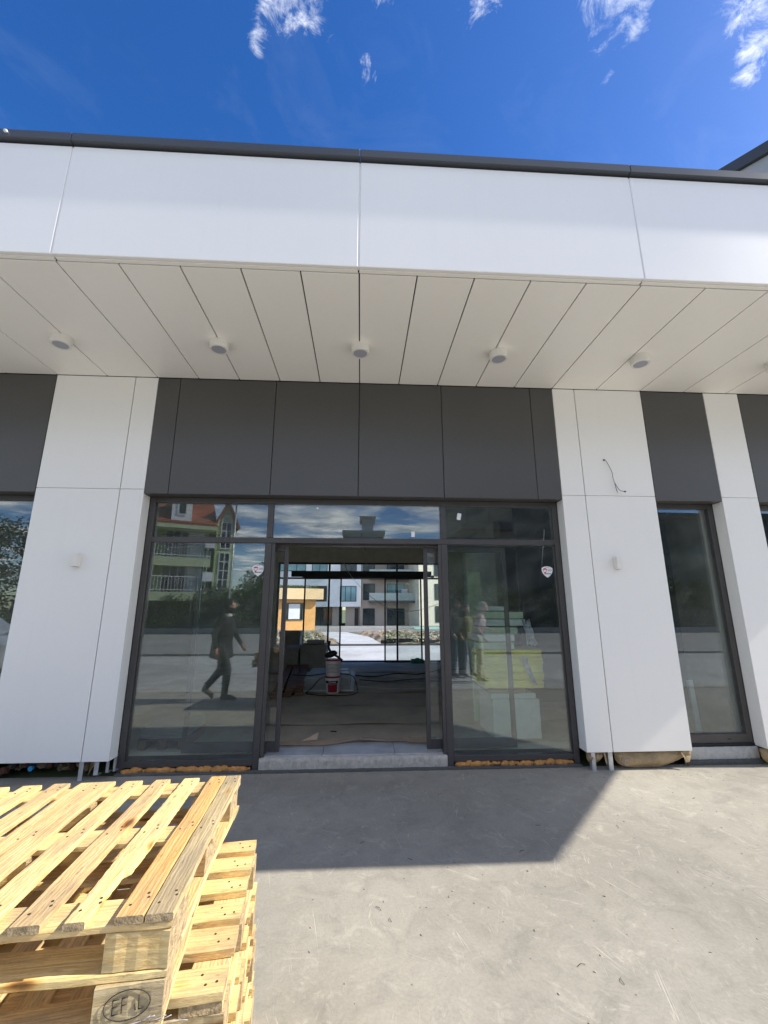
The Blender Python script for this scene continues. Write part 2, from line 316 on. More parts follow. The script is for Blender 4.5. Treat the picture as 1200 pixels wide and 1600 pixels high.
def prism(bm, pts, z0, z1, mi=0, axis='z'):
    f = lambda p, z: (p[0], p[1], z) if axis == 'z' else ((p[0], z, p[1]) if axis == 'y' else (z, p[0], p[1]))
    a = [bm.verts.new(f(p, z0)) for p in pts]; b = [bm.verts.new(f(p, z1)) for p in pts]
    n = len(pts); fs = [bm.faces.new(a[::-1]), bm.faces.new(b)]
    for i in range(n): fs.append(bm.faces.new((a[i], a[(i+1) % n], b[(i+1) % n], b[i])))
    for q in fs: q.material_index = mi
def cyl(bm, p, r, h, axis='z', seg=24, r2=None, mi=0):
    rot = {'z': Matrix(), 'y': Matrix.Rotation(R(-90), 4, 'X'), 'x': Matrix.Rotation(R(90), 4, 'Y')}[axis]
    rr = bmesh.ops.create_cone(bm, cap_ends=True, segments=seg, radius1=r, radius2=r if r2 is None else r2, depth=h, matrix=Matrix.Translation(p) @ rot)
    for f in set(f for v in rr['verts'] for f in v.link_faces): f.material_index = mi
    return rr['verts']
def tube(bm, pts, r, seg=6, mi=0, r2=None):
    pts = [Vector(p) for p in pts]; rings = []
    for i, p in enumerate(pts):
        t = (pts[min(i+1, len(pts)-1)] - pts[max(i-1, 0)]).normalized()
        a = t.orthogonal().normalized() if i == 0 else (a - t*a.dot(t)).normalized()
        b = t.cross(a); rad = r if r2 is None else r + (r2-r)*i/(len(pts)-1)
        rings.append([bm.verts.new(p + (a*math.cos(2*math.pi*k/seg) + b*math.sin(2*math.pi*k/seg))*rad) for k in range(seg)])
    for i in range(len(rings)-1):
        for k in range(seg):
            f = bm.faces.new((rings[i][k], rings[i][(k+1) % seg], rings[i+1][(k+1) % seg], rings[i+1][k])); f.material_index = mi; f.smooth = True
    for rg in (rings[0][::-1], rings[-1]): bm.faces.new(rg).material_index = mi
def curve(pts, n=8):
    """Catmull-Rom through pts"""
    P = [Vector(p) for p in pts]; P = [P[0]*2-P[1]] + P + [P[-1]*2-P[-2]]; out = []
    for i in range(1, len(P)-2):
        for k in range(n):
            t = k/n; a, b, c, d = P[i-1:i+3]
            out.append(.5*((2*b)+(c-a)*t+(2*a-5*b+4*c-d)*t*t+(3*b-a-3*c+d)*t**3))
    out.append(P[-2]); return out
def text(name, s, size, mt, parent, loc, rot, depth=.0008, sx=1):
    cu = bpy.data.curves.new(name, 'FONT'); cu.body = s; cu.size = size; cu.extrude = depth; cu.align_x = 'CENTER'; cu.align_y = 'CENTER'
    t = bpy.data.objects.new('tmp', cu); COL.objects.link(t); bpy.context.view_layer.update()
    me = bpy.data.meshes.new_from_object(t.evaluated_get(bpy.context.evaluated_depsgraph_get()))
    bpy.data.objects.remove(t); me.materials.clear(); me.materials.append(MT[mt]); me.name = name
    o = link(name, me, parent, loc, rot); o.scale = (sx, 1, 1); return o
def copy_tree(o, parent=None):
    c = o.copy(); COL.objects.link(c)
    if parent: c.parent = parent
    for ch in list(o.children): copy_tree(ch, c)
    return c
def rag(bm, amp, seed=0, axes=(1, 1, 1)):
    rnd = random.Random(seed)
    for v in bm.verts: v.co += Vector([rnd.uniform(-amp, amp)*axes[i] for i in range(3)])

# ------------------------------------------------------------ ground
CP, GP = 4.45, 4.60          # cladding plane, window frame plane
def ground():
    bm = bmesh.new(); xs = [-400, -60, -20, -8, 0, 8, 20, 60, 400]; ys = [-400, -120, -60, -30, -10, 0, 5, 12, 19.2, 25, 32, 40, 50, 60, 90, 200, 500]
    def z(y): return -.03 if y < 19 else max(-.80, -.03 - .77*(y-19)/41)
    g = [[bm.verts.new((x, y, z(y))) for x in xs] for y in ys]
    for j in range(len(ys)-1):
        for i in range(len(xs)-1): bm.faces.new((g[j][i], g[j][i+1], g[j+1][i+1], g[j+1][i]))
    tag(finish('ground', bm, 'grass'), kind='structure')
ground()
def sheet(name, x0, x1, y0, y1, z, mt, kind='structure', t=.03, parent=None):
    o = box(name, x0, x1, y0, y1, z-t, z, mt, parent, bev=.0)
    if kind: o['kind'] = kind
    return o
def bxo(name, x0, x1, y0, y1, z0, z1, mt): o = box(name, x0, x1, y0, y1, z0, z1, mt, bev=.006); o['kind'] = 'structure'; return o
bm = bmesh.new(); bx(bm, -22, 22, .62, 4.585, -.2, 0)
o = finish('ground_slab', bm, 'slab'); o['kind'] = 'structure'
bm = bmesh.new(); bx(bm, -3.1, 22, .46, .615, -.2, .012, 0, .008); tag(finish('kerb', bm, 'rough'), kind='structure')
def gravel_strip():
    bm = bmesh.new(); nx, ny = 120, 10; rnd = random.Random(3)
    g = [[bm.verts.new((-22+18.9*i/nx, .0+.6*j/ny, -.03+rnd.random()*.03)) for i in range(nx+1)] for j in range(ny+1)]
    for j in range(ny):
        for i in range(nx): bm.faces.new((g[j][i], g[j][i+1], g[j+1][i+1], g[j+1][i]))
    tag(finish('gravel', bm, 'gravel'), kind='stuff')
gravel_strip()
bm = bmesh.new(); bx(bm, -60, 60, -5.8, .45, -.2, -.012); tag(finish('road', bm, 'road'), kind='structure')
bm = bmesh.new(); bx(bm, -60, 60, -6.0, -5.81, -.2, .07, 0, .01); tag(finish('road_kerb', bm, 'rough'), kind='structure')
bm = bmesh.new(); bx(bm, -60, 60, -17.4, -6.01, -.2, .03); tag(finish('pavement', bm, 'walk'), kind='structure')
# courtyard behind the shop
bm = bmesh.new(); bx(bm, -30, 30, 12.25, 18.6, -.15, .0); tag(finish('courtyard', bm, 'yard'), kind='structure')
bm = bmesh.new(); bx(bm, -30, 30, 18.62, 18.85, -.3, .06, 0, .01); tag(finish('courtyard_kerb', bm, 'plinth'), kind='structure')

def grit():
    b = bmesh.new(); rnd = random.Random(77)
    for k in range(420):
        x = rnd.uniform(-1, 6); y = 1.2+3.3*rnd.random()**.8 if k % 3 else rnd.uniform(4.25, 4.55); r = rnd.uniform(.0015, .0045)*(2.2 if k % 40 == 0 else 1)
        bmesh.ops.create_icosphere(b, subdivisions=1, radius=r, matrix=Matrix.Translation((x, y, r*.4)) @ Matrix.Rotation(rnd.random()*6, 4, 'Z') @ Matrix.Diagonal((rnd.uniform(1, 2.5), 1, .6, 1)))
    for f in b.faces: f.material_index = 0
    for k in range(26):
        x, y, a, L = rnd.uniform(-.3, 4), rnd.uniform(1.4, 4.3), rnd.random()*6, rnd.uniform(.015, .05)
        tube(b, [(x, y, .003), (x+L*.5*math.cos(a), y+L*.5*math.sin(a), .006), (x+L*math.cos(a+.3), y+L*math.sin(a+.3), .003)], .0012, 4, 1)
    tag(finish('grit', b, ['gravel', 'bark']), kind='stuff')
grit()

# ------------------------------------------------------------ the shop building
shop = thing('shop_building', 'single-storey shop clad in white and anthracite panels with deep canopy and glass sliding entrance', 'building', (0, 4.45, 0))
def P(name, x0, x1, y0, y1, z0, z1, mt, bev=.002, parent=None):
    o = box(name, x0, x1, y0, y1, z0, z1, mt, None, bev)
    par = parent or shop; o.parent = par; o.location = Vector(o.location) - (wl(par)); return o
def BM(name, bm, mt, parent=None, smooth=False):
    par = parent or shop; o = finish(name, bm, mt, par, smooth=smooth); o.location = -wl(par); return o
ZS, ZH = 4.09, 2.735
# columns of white cladding (front panels, upper and lower, plus window reveals)
def column(x0, x1, seams, left=True, right=True):
    edges = [x0] + seams + [x1]
    for a, b in zip(edges[:-1], edges[1:]):
        a2 = a + (.004 if a != x0 else 0); b2 = b - (.004 if b != x1 else 0)
        P('wall_panel', a2, b2, CP, CP+.03, .165, 2.779, 'white', .0025)
        P('wall_panel', a2, b2, CP, CP+.03, 2.783, ZS-.004, 'white', .0025)
    if right: P('window_reveal', x1-.022, x1, CP+.031, GP-.002, .165, ZH-.002, 'white', .001)
    if left: P('window_reveal', x0, x0+.022, CP+.031, GP-.002, .165, ZH-.002, 'white', .001)
    P('column_core', x0+.024, x1-.024, CP+.034, GP+.2, .18, ZS+.02, 'gap', 0)
column(-3.405, -2.307, [-2.555]); column(2.24, 3.318, [2.505]); column(4.108, 4.54, []); column(-7.4, -6.3, [-6.55]); column(6.6, 7.2, [])
# anthracite spandrels
for a, b in [(-2.304, -2.062), (-2.056, -.993), (-.987, -.043), (-.037, .907), (.913, 1.962), (1.968, 2.236), (3.328, 4.104), (4.55, 5.55), (5.556, 6.596), (-4.42, -3.415), (-5.45, -4.426), (-6.296, -5.456)]:
    P('spandrel_panel', a, b, CP+.002, CP+.035, ZH, ZS-.006, 'dark', .003)
for a, b in [(-2.304, 2.236), (3.328, 4.104), (4.55, 6.596), (-6.296, -3.415)]:
    P('spandrel_soffit', a, b, CP+.037, GP+.02, ZH+.002, ZH+.012, 'dark', .001)
    P('spandrel_core', a, b, CP+.045, GP+.2, ZH+.016, ZS+.02, 'black', 0)
# soffit boards
xs = [-7.8, -7.25, -6.7, -6.15, -5.6, -5.05, -4.5, -3.95, -3.41, -2.865] + [-.04+.4555*k for k in range(-5, 6)] + [2.78, 3.32, 3.86, 4.4, 4.95, 5.5, 6.05, 6.4]
for a, b in zip(xs[:-1], xs[1:]): P('soffit_panel', a+.0055, b-.0055, 2.812, CP-.003, ZS, ZS+.02, 'soffit', .002)
bm = bmesh.new(); prism(bm, [(6.408, 2.812), (6.47, 2.812), (7.93, CP-.003), (6.408, CP-.003)], ZS, ZS+.02); BM('soffit_panel', bm, 'soffit')
# fascia
fx = [-9.1, -6.83, -4.566, -2.303, -.045, 2.218, 4.48, 6.42]
for a, b in zip(fx[:-1], fx[1:]):
    P('fascia_panel', a+.006, b-.006, 2.735, 2.765, ZS+.002, 5.095, 'white', .004)
    P('fascia_lip', a+.006, b-.006, 2.767, 2.801, ZS, ZS+.012, 'soffit', .002)
    P('coping', a+.0015, b-.0015, 2.700, 3.1, 5.112, 5.188, 'coping', .004)
    P('joint_strip', b-.0055, b+.0055, 2.742, 2.77, ZS, 5.095, 'white', .001)
bm = bmesh.new(); prism(bm, [(-9.1, 2.775), (6.40, 2.775), (7.9, CP), (7.9, CP+.3), (-9.1, CP+.3)], ZS+.024, 5.108); BM('canopy_core', bm, 'black')
bm = bmesh.new(); prism(bm, [(6.425, 2.735), (7.95, CP), (7.925, CP+.02), (6.41, 2.76)], ZS+.002, 5.1); BM('fascia_panel', bm, 'white')
bm = bmesh.new(); prism(bm, [(-9.1, 3.11), (6.6, 3.11), (7.95, CP), (7.95, 12.2), (-9.1, 12.2)], 5.11, 5.16); BM('roof', bm, 'coping')
bm = bmesh.new(); prism(bm, [(-9.1, CP+.32), (7.9, CP+.32), (7.9, 12.15), (-9.1, 12.15)], 3.4, 5.1); BM('ceiling', bm, 'ceil')
P('wall', 7.2, 7.9, CP+.02, 12.1, 0, 4.08, 'wing', 0); P('wall', -9.1, -7.4, CP+.02, 12.1, 0, 4.08, 'intw', 0)
# small fixing on the coping
bm = bmesh.new(); bmesh.ops.create_uvsphere(bm, u_segments=12, v_segments=8, radius=.016, matrix=Matrix.Translation((-2.79, 2.695, 5.155))); BM('coping_bolt', bm, 'steel', smooth=True)

# front windows
def ring(bm, x0, x1, z0, z1, y0, y1, w, wt=None, wb=None, bev=.003):
    wt = wt or w; wb = wb or w
    bx(bm, x0, x0+w, y0, y1, z0, z1, 0, bev); bx(bm, x1-w, x1, y0, y1, z0, z1, 0, bev)
    bx(bm, x0+w+.0005, x1-w-.0005, y0+.002, y1-.002, z1-wt, z1, 0, bev); bx(bm, x0+w+.0005, x1-w-.0005, y0+.002, y1-.002, z0, z0+wb, 0, bev)
def shopfront():
    bm = bmesh.new(); y0, y1 = GP, GP+.07
    bx(bm, -2.303, -2.243, y0, y1, .02, ZH-.001, 0, .003); bx(bm, 2.178, 2.236, y0, y1, .02, ZH-.001, 0, .003)          # jambs
    bx(bm, -2.242, 2.177, y0+.002, y1, 2.675, ZH-.001, 0, .003)                                                            # head
    bx(bm, -2.242, 2.177, y0+.003, y1, 2.238, 2.298, 0, .003)                                                              # transom
    for x in (-1.03, .885): bx(bm, x, x+.062, y0, y1, .02, 2.237, 0, .003); bx(bm, x, x+.062, y0, y1, 2.299, 2.674, 0, .003)
    bx(bm, -2.242, -1.031, y0+.002, y1, .058, .112, 0, .003); bx(bm, .948, 2.177, y0+.002, y1, .058, .112, 0, .003)      # bottom rails
    for x0, x1 in ((-2.242, -2.232), (2.167, 2.177), (-1.041, -1.031), (.948, .958)):                                      # glazing beads
        bx(bm, x0, x1, y0+.02, y0+.055, .113, 2.237, 0, .001)
    f = BM('entrance_frame', bm, 'frame')
    def pane(x0, x1, z0, z1): P('glass_pane', x0, x1, GP+.028, GP+.046, z0, z1, 'glass', .0, f)
    pane(-2.235, -1.031, .113, 2.237); pane(.948, 2.17, .113, 2.237)
    pane(-2.242, -1.031, 2.299, 2.674); pane(-.967, .884, 2.299, 2.674); pane(.948, 2.177, 2.299, 2.674)
    # sliding leaves parked behind the side panes
    for x0, x1, lab in ((-1.76, -.80, 'left leaf'), (.70, 1.64, 'right leaf')):
        b = bmesh.new(); ring(b, x0, x1, .145, 2.215, 4.71, 4.75, .044, .05, .09, .002)
        d = BM('sliding_door', b, 'frame'); P('glass_pane', x0+.044, x1-.044, 4.721, 4.739, .235, 2.165, 'glassb', .0, d)
    b = bmesh.new(); bx(b, -2.22, 2.16, 4.685, 4.80, 2.225, 2.33, 0, .004); BM('door_track', b, 'frame')
    # door edge block with the little lever
    P('door_jamb', -.965, -.93, GP+.004, GP+.06, .137, 2.236, 'frame'); P('door_jamb', .85, .884, GP+.004, GP+.06, .137, 2.236, 'frame')
shopfront()
def side_window(x0, x1, mull=None):
    b = bmesh.new(); ring(b, x0, x1, .185, ZH-.001, GP, GP+.07, .058, .055, .085)
    if mull: bx(b, mull, mull+.06, GP+.001, GP+.069, .272, ZH-.058, 0, .003)
    f = BM('window_frame', b, 'frame'); P('glass_pane', x0+.06, x1-.06, GP+.028, GP+.046, .271, ZH-.058, 'glass', .0, f)
side_window(3.322, 4.104); side_window(4.545, 6.596, 5.55); side_window(-6.296, -3.41, -4.9)
# drip slot in the narrow window's sill
P('drain_slot', 3.83, 3.868, GP-.0025, GP+.002, .219, .226, 'black', 0)
# plinth, threshold, foam, under-column steel
def lumpy(name, x0, x1, y0, y1, z0, z1, mt, amp, n=60, seed=1, m2=6, parent=None):
    b = bmesh.new(); rnd = random.Random(seed); k = 3
    def row(y, z, a): return [b.verts.new((x0+(x1-x0)*i/n, y+rnd.uniform(-a, a), z+rnd.uniform(-a, a))) for i in range(n+1)]
    rows = [row(y0, z0, 0)] + [row(y0-amp*.3, z0+(z1-z0)*j/k, amp) for j in range(1, k)] + [row(y0, z1, amp*.3), row(y1, z1, 0)]
    for r0, r1 in zip(rows[:-1], rows[1:]):
        for i in range(n): b.faces.new((r0[i], r0[i+1], r1[i+1], r1[i]))
    return BM(name, b, mt, parent, smooth=True)
P('threshold', -.966, .883, 4.602, 4.83, .0, .119, 'rough', .008)
lumpy('threshold_edge', -.966, .883, 4.590, 4.64, .018, .120, 'chalk', .006, 260, 5)
P('threshold_tile', -.93, -.36, 4.635, 5.02, .120, .134, 'marble', .001); P('threshold_tile', -.355, .36, 4.635, 5.02, .120, .134, 'marble', .001); P('threshold_tile', .365, .85, 4.635, 5.02, .120, .134, 'marble', .001)
lumpy('plinth', -2.3, 2.236, 4.560, 4.9, -.02, .022, 'plinth', .004, 160, 9)
lumpy('plinth', 3.31, 4.12, 4.575, 4.9, -.02, .155, 'plinthl', .006, 70, 10); lumpy('plinth', 3.31, 4.12, 4.545, 4.6, -.02, .045, 'plinth', .006, 70, 12)
lumpy('sill_membrane', 3.32, 4.11, 4.59, 4.7, .15, .186, 'black', .004, 40, 13)
for x0, x1 in ((-8, -3.4), (4.52, 7.2)): lumpy('plinth', x0, x1, 4.57, 4.9, -.02, .18, 'plinth', .006, 150, 11)
def foam(x0, x1, seed):
    b = bmesh.new(); rnd = random.Random(seed); x = x0
    while x < x1:
        r = rnd.choice((.009, .014, .018, .024, .027))*rnd.uniform(.8, 1.1); 
        bmesh.ops.create_icosphere(b, subdivisions=2, radius=r, matrix=Matrix.Translation((x, 4.592+rnd.uniform(-.008, .012), .034+rnd.uniform(-.004, .010))) @ Matrix.Diagonal((rnd.uniform(1.2, 2.4), 1, rnd.uniform(.8, 1.25), 1)))
        x += r*rnd.uniform(1.0, 1.9)
    rag(b, .0042, seed); BM('sealing_foam', b, 'foam', smooth=True)
foam(-2.22, -1.05, 1); foam(.97, 2.15, 2)
def leg(x0, x1, y, zb, mt='steel'):
    b = bmesh.new(); bx(b, x0, x0+.008, y, y+.045, zb, .17, 0, .0005); bx(b, x0+.0085, x1, y, y+.004, zb, .17, 0, .0005); bx(b, x0+.004, x1+.012, y-.01, y+.05, zb, zb+.004); BM('support_leg', b, mt)
leg(-2.575, -2.535, 4.47, .005); leg(-2.44, -2.40, 4.47, .05); leg(-2.35, -2.325, 4.50, .06); leg(-2.30, -2.285, 4.53, .06)
leg(2.285, 2.325, 4.462, .0); leg(2.455, 2.50, 4.462, .0)

# interior
tag(sheet('floor', -7.4, 7.2, 4.83, 12.2, .124, 'floorp'), kind='structure')
P('back_wall', -7.4, -2.3, 12.0, 12.2, .1, 3.4, 'intw', 0); P('back_wall', 2.5, 7.2, 12.0, 12.2, .1, 3.4, 'intw', 0); P('back_wall', -2.3, 2.5, 12.0, 12.2, 2.80, 3.4, 'ceil', 0)
def back():
    b = bmesh.new(); Y0, Y1 = 12.0, 12.06
    ring(b, -2.295, 2.495, .11, 2.80, Y0, Y1, .05)
    bx(b, -2.24, 2.44, Y0+.002, Y1, 2.34, 2.385, 0, .002)
    for x in (-.90, 1.0): bx(b, x, x+.05, Y0+.001, Y1-.001, 2.386, 2.75, 0, .002); bx(b, x, x+.05, Y0+.001, Y1-.001, .16, 2.339, 0, .002)
    f = BM('courtyard_window_frame', b, 'dframe')
    P('glass_pane', -2.24, -.905, 12.02, 12.035, .16, 2.339, 'glassb', 0, f); P('glass_pane', 1.055, 2.44, 12.02, 12.035, .16, 2.339, 'glassb', 0, f); P('glass_pane', -2.24, 2.44, 12.02, 12.035, 2.386, 2.75, 'glassb', 0, f)
    for x0, x1 in ((-1.55, -.52), (.66, 1.70)):
        c = bmesh.new(); ring(c, x0, x1, .125, 2.37, 11.90, 11.94, .04, .04, .055); d = BM('sliding_door', c, 'dframe'); P('glass_pane', x0+.04, x1-.04, 11.912, 11.927, .18, 2.33, 'glassb', 0, d)
    c = bmesh.new(); bx(c, -1.9, 1.97, 11.78, 11.95, 2.39, 2.545, 0, .004); bx(c, -1.6, 1.8, 11.82, 11.93, 2.355, 2.389, 0, .004); bx(c, 1.975, 2.05, 11.85, 11.93, 2.36, 2.44, 0, .003); BM('door_operator', c, 'dframe')
back()
P('interior_wall', 2.9, 3.05, 9.0, 12.0, .124, 3.4, 'intw', .0)
P('interior_lining', 4.03, 4.12, 4.70, 5.3, .124, 2.74, 'boxc', .002); P('added_dark_screen', 2.6, 7.2, 6.9, 7.0, .124, 3.4, 'dbuild', 0)  # added dark sheet, darkens the view in behind the right panes

# ceiling lights under the canopy
def ceiling_light(x, y, label):
    t = thing('ceiling_light', label, 'ceiling light', (x, y, ZS), 0, 'round surface lights under the canopy')
    b = bmesh.new(); seg = 40; prof = [(.0, 0), (.086, 0), (.089, -.003), (.089, -.078), (.086, -.082), (.068, -.082), (.066, -.074), (.0, -.074)]
    rings = [[b.verts.new((r*math.cos(2*math.pi*k/seg), r*math.sin(2*math.pi*k/seg), z)) for k in range(seg)] for r, z in prof if r > 0]
    for r0, r1 in zip(rings[:-1], rings[1:]):
        for k in range(seg): b.faces.new((r0[k], r0[(k+1) % seg], r1[(k+1) % seg], r1[k]))
    b.faces.new(rings[0]); b.faces.new(rings[-1]); finish('housing', b, 'lampw', t)
    b = bmesh.new(); cyl(b, (0, 0, -.0785), .0655, .006, seg=40); finish('diffuser', b, 'lampd', t)
    return t
for x, y, l in [(-2.90, 3.76, 'round white ceiling light nearest the left edge of the canopy soffit'), (-1.41, 3.755, 'round white ceiling light between the leftmost light and the one over the door'),
                (-.03, 3.745, 'round white ceiling light centred over the sliding entrance'), (1.37, 3.765, 'round white ceiling light just right of the centre one over the entrance'),
                (2.865, 3.775, 'round white ceiling light farthest right, in front of the right white column')]: ceiling_light(x, y, l)
ceiling_light(4.36, 3.78, 'round white ceiling light cut by the right edge of the photo')
# wall lights
def wall_light(x, label):
    t = thing('wall_light', label, 'wall light', (x, CP, 2.02), 0, 'small box wall lights on the white columns')
    b = bmesh.new(); bx(b, -.033, .033, -.075, -.0005, -.065, .065, 0, .004); finish('housing', b, 'lampw', t)
    b = bmesh.new(); bx(b, -.022, .022, -.062, -.014, -.0665, -.0655); bx(b, -.022, .022, -.062, -.014, .0655, .0665); finish('lens', b, 'lampd', t)
wall_light(-2.865, 'small white box wall light on the left white column'); wall_light(2.765, 'small white box wall light on the right white column below the loose cable')
# loose cable
bm = bmesh.new(); tube(bm, curve([(2.769, CP+.01, 3.205), (2.772, CP-.03, 3.19), (2.80, CP-.035, 3.12), (2.829, CP-.03, 3.05), (2.835, CP-.03, 2.96), (2.858, CP-.035, 2.89), (2.89, CP-.04, 2.835), (2.939, CP-.045, 2.821)]), .0028)
tube(bm, curve([(2.845, CP-.031, 2.93), (2.848, CP-.04, 2.87), (2.862, CP-.04, 2.80)]), .0018); tube(bm, curve([(2.842, CP-.031, 2.94), (2.838, CP-.045, 2.87), (2.85, CP-.045, 2.82)]), .0018)
cyl(bm, (2.769, CP-.002, 3.205), .011, .006, 'y', 14); cyl(bm, (2.942, CP-.045, 2.821), .008, .016, 'x', 10)
tag(finish('cable', bm, 'cable'), 'thin black cable hanging loose from a hole in the right white column', 'cable')

# stickers
def sticker(x, z, label):
    s = .063
    t = thing('security_sticker', label, 'sticker', (x, GP+.0265, z), 0, 'shield stickers on the shop window')
    pts = [(-.98, .62), (-.7, .82), (-.3, .95), (0, .98), (.3, .95), (.7, .82), (.98, .62), (.97, .2), (.85, -.2), (.6, -.55), (.3, -.82), (0, -1.02), (-.3, -.82), (-.6, -.55), (-.85, -.2), (-.97, .2)]
    b = bmesh.new(); prism(b, [(p[0]*s, p[1]*s) for p in pts], -.0008, .0012, axis='y'); finish('shield', b, 'paper', t)
    b = bmesh.new()
    prism(b, [(-.82*s, .42*s), (-.6*s, .6*s), (-.42*s, .63*s), (-.2*s, .6*s), (0, .42*s), (-.08*s, .3*s), (-.3*s, .42*s), (-.42*s, .28*s), (-.54*s, .42*s), (-.72*s, .3*s)], -.0016, -.0009, axis='y')
    prism(b, [(-.66*s, .02*s), (-.52*s, -.08*s), (-.42*s, .0), (-.32*s, -.08*s), (-.18*s, .02*s), (-.28*s, -.2*s), (-.42*s, -.3*s), (-.56*s, -.2*s)], -.0016, -.0009, axis='y')
    prism(b, [(-.76*s, .28*s), (-.66*s, .26*s), (-.58*s, .04*s), (-.66*s, .02*s)], -.0016, -.0009, axis='y'); prism(b, [(-.08*s, .28*s), (-.18*s, .26*s), (-.26*s, .04*s), (-.18*s, .02*s)], -.0016, -.0009, axis='y')
    finish('red_emblem', b, 'redink', t)
    b = bmesh.new(); rnd = random.Random(4)
    for zz, xa, xb in ((.30, .12, .8), (.12, .12, .8), (.78, -.3, .3)):
        x = xa
        while x < xb: w = rnd.uniform(.03, .08); prism(b, [(x*s, zz*s), ((x+w)*s, zz*s), ((x+w)*s, (zz+.09)*s), (x*s, (zz+.09)*s)], -.0015, -.0009, axis='y'); x += w+.03
    finish('fine_print', b, 'greyink', t)
    b = bmesh.new(); x = -.55
    while x < .6: prism(b, [(x*s, -.42*s), ((x+.09)*s, -.42*s), ((x+.09)*s, -.28*s), (x*s, -.28*s)], -.0015, -.0009, axis='y'); x += .12
    finish('dark_print', b, 'ink', t)
sticker(-1.100, 1.945, 'shield-shaped white sticker with red emblem on the left shop window pane'); sticker(2.073, 1.943, 'shield-shaped white sticker with red emblem on the right shop window pane')
def note(x, z, w, h, a, label):
    b = bmesh.new(); bx(b, -w, w, -.001, .0, -h, h); o = finish('paper_label', b, 'paper', None, (x, GP+.0268, z), (0, a, 0)); tag(o, label, 'label', 'small white labels on the transom glass')
note(.578, 2.352, .019, .032, .04, 'small white paper label low on the middle transom pane'); note(1.104, 2.56, .022, .038, .2, 'small tilted white paper label high on the right transom pane')
b = bmesh.new(); cyl(b, (0, 0, 0), .013, .003, 'y', 16); tag(finish('paper_label', b, 'paper', None, (-.49, GP+.026, 2.635)), 'tiny round white dot label at the top of the middle transom pane', 'label', 'small white labels on the transom glass')

# packed insulation under the right columns
def bag(x0, x1, depth, label, seed, letter=False):
    t = thing('insulation_bag', label, 'paper bag', ((x0+x1)/2, 4.5, 0), 0, 'brown paper bundles stuffed under the white columns')
    b = bmesh.new(); n, mm = 48, 12; rnd = random.Random(seed); L = x1-x0
    g = []
    for i in range(n+1):
        u = i/n; env = (1-abs(2*u-1)**7)**.5*(1-.55*max(0, u-.6)/.4) if 0 < u < 1 else .12; row = []
        for j in range(mm+1):
            a = math.pi*(.5 + j/mm); yy = -.040*env*math.sin(math.pi*min(1, j/mm*1.1)) - .006*math.sin(u*23+j*.5)*math.sin(math.pi*j/mm) ; zz = .160 - (.160-depth)*env*(j/mm)**.8
            row.append(b.verts.new(((u-.5)*L + rnd.uniform(-.004, .004), yy + .045*(j/mm)**2*0 + rnd.uniform(-.004, .004), zz+rnd.uniform(-.003, .003))))
        g.append(row)
    for i in range(n):
        for j in range(mm): b.faces.new((g[i][j], g[i+1][j], g[i+1][j+1], g[i][j+1]))
    bmesh.ops.solidify(b, geom=b.faces[:], thickness=.05)
    finish('paper_wrap', b, 'kraft', t, smooth=True)
    b = bmesh.new(); rnd = random.Random(seed+5)
    pts = [(L*.36, -.052, .155), (L*.45, -.035, .165), (L*.54, -.02, .168), (L*.50, -.045, .12), (L*.44, -.075, .075), (L*.395, -.07, .068), (L*.40, -.055, .09), (L*.43, -.04, .118)]
    vs = [b.verts.new(p) for p in pts]
    for f in ((0, 1, 7), (1, 2, 3), (1, 3, 7), (7, 3, 4), (7, 4, 6), (6, 4, 5), (0, 7, 6)): b.faces.new([vs[k] for k in f])
    bmesh.ops.solidify(b, geom=b.faces[:], thickness=.003)
    finish('torn_flap', b, 'kraft', t)
    if letter: text('printed_letters', 'C', .10, 'greyink', t, (-L*.5+.10, -.056, .075), (R(90), 0, 0), .0006); text('printed_letters', '/', .09, 'greyink', t, (-L*.5+.045, -.052, .085), (R(90), 0, 0), .0006)
    return t
bag(2.53, 3.30, .012, 'brown paper insulation bundle with a printed letter bulging under the right white column', 3, True)
bag(2.25, 2.43, .06, 'small brown paper bundle at the left foot of the right white column beside the window', 4)
bag(4.06, 4.56, .02, 'brown paper bundle under the rightmost white column at the photo edge', 5)
# rubble under the left column
def rubble():
    rnd = random.Random(12)
    for i in range(16):
        b = bmesh.new(); bmesh.ops.create_icosphere(b, subdivisions=2, radius=1, matrix=Matrix.Diagonal((rnd.uniform(.03, .06), rnd.uniform(.02, .04), rnd.uniform(.02, .045), 1))); rag(b, .012, i)
        tag(finish('rubble_piece', b, ['brick', 'plinth', 'soil', 'soil'][i % 4], None, (-3.35+i*.05, 4.66+rnd.uniform(-.04, .04), .05+rnd.uniform(0, .06)), (0, 0, rnd.random()*3)), 'one of the reddish and grey rubble lumps crammed under the left white column', 'rubble', 'rubble under the left column')
rubble()
b = bmesh.new(); cyl(b, (0, 0, 0), .022, .03, 'y', 20, .019); tag(finish('bottle_cap', b, 'bluep', None, (-3.03, 4.52, .10)), 'blue bottle cap among the rubble under the left white column', 'cap')
b = bmesh.new(); vs = [b.verts.new(p) for p in [(0, 0, .12), (.09, .02, .13), (.02, .01, .05), (-.01, -.01, -.02), (.03, .03, .03)]]; b.faces.new((vs[0], vs[1], vs[2])); b.faces.new((vs[0], vs[2], vs[3])); b.faces.new((vs[1], vs[4], vs[2])); bmesh.ops.solidify(b, geom=b.faces[:], thickness=.004)
tag(finish('torn_paper', b, 'kraft', None, (-2.52, 4.56, .04)), 'scrap of torn brown paper between the steel feet of the left column', 'paper')

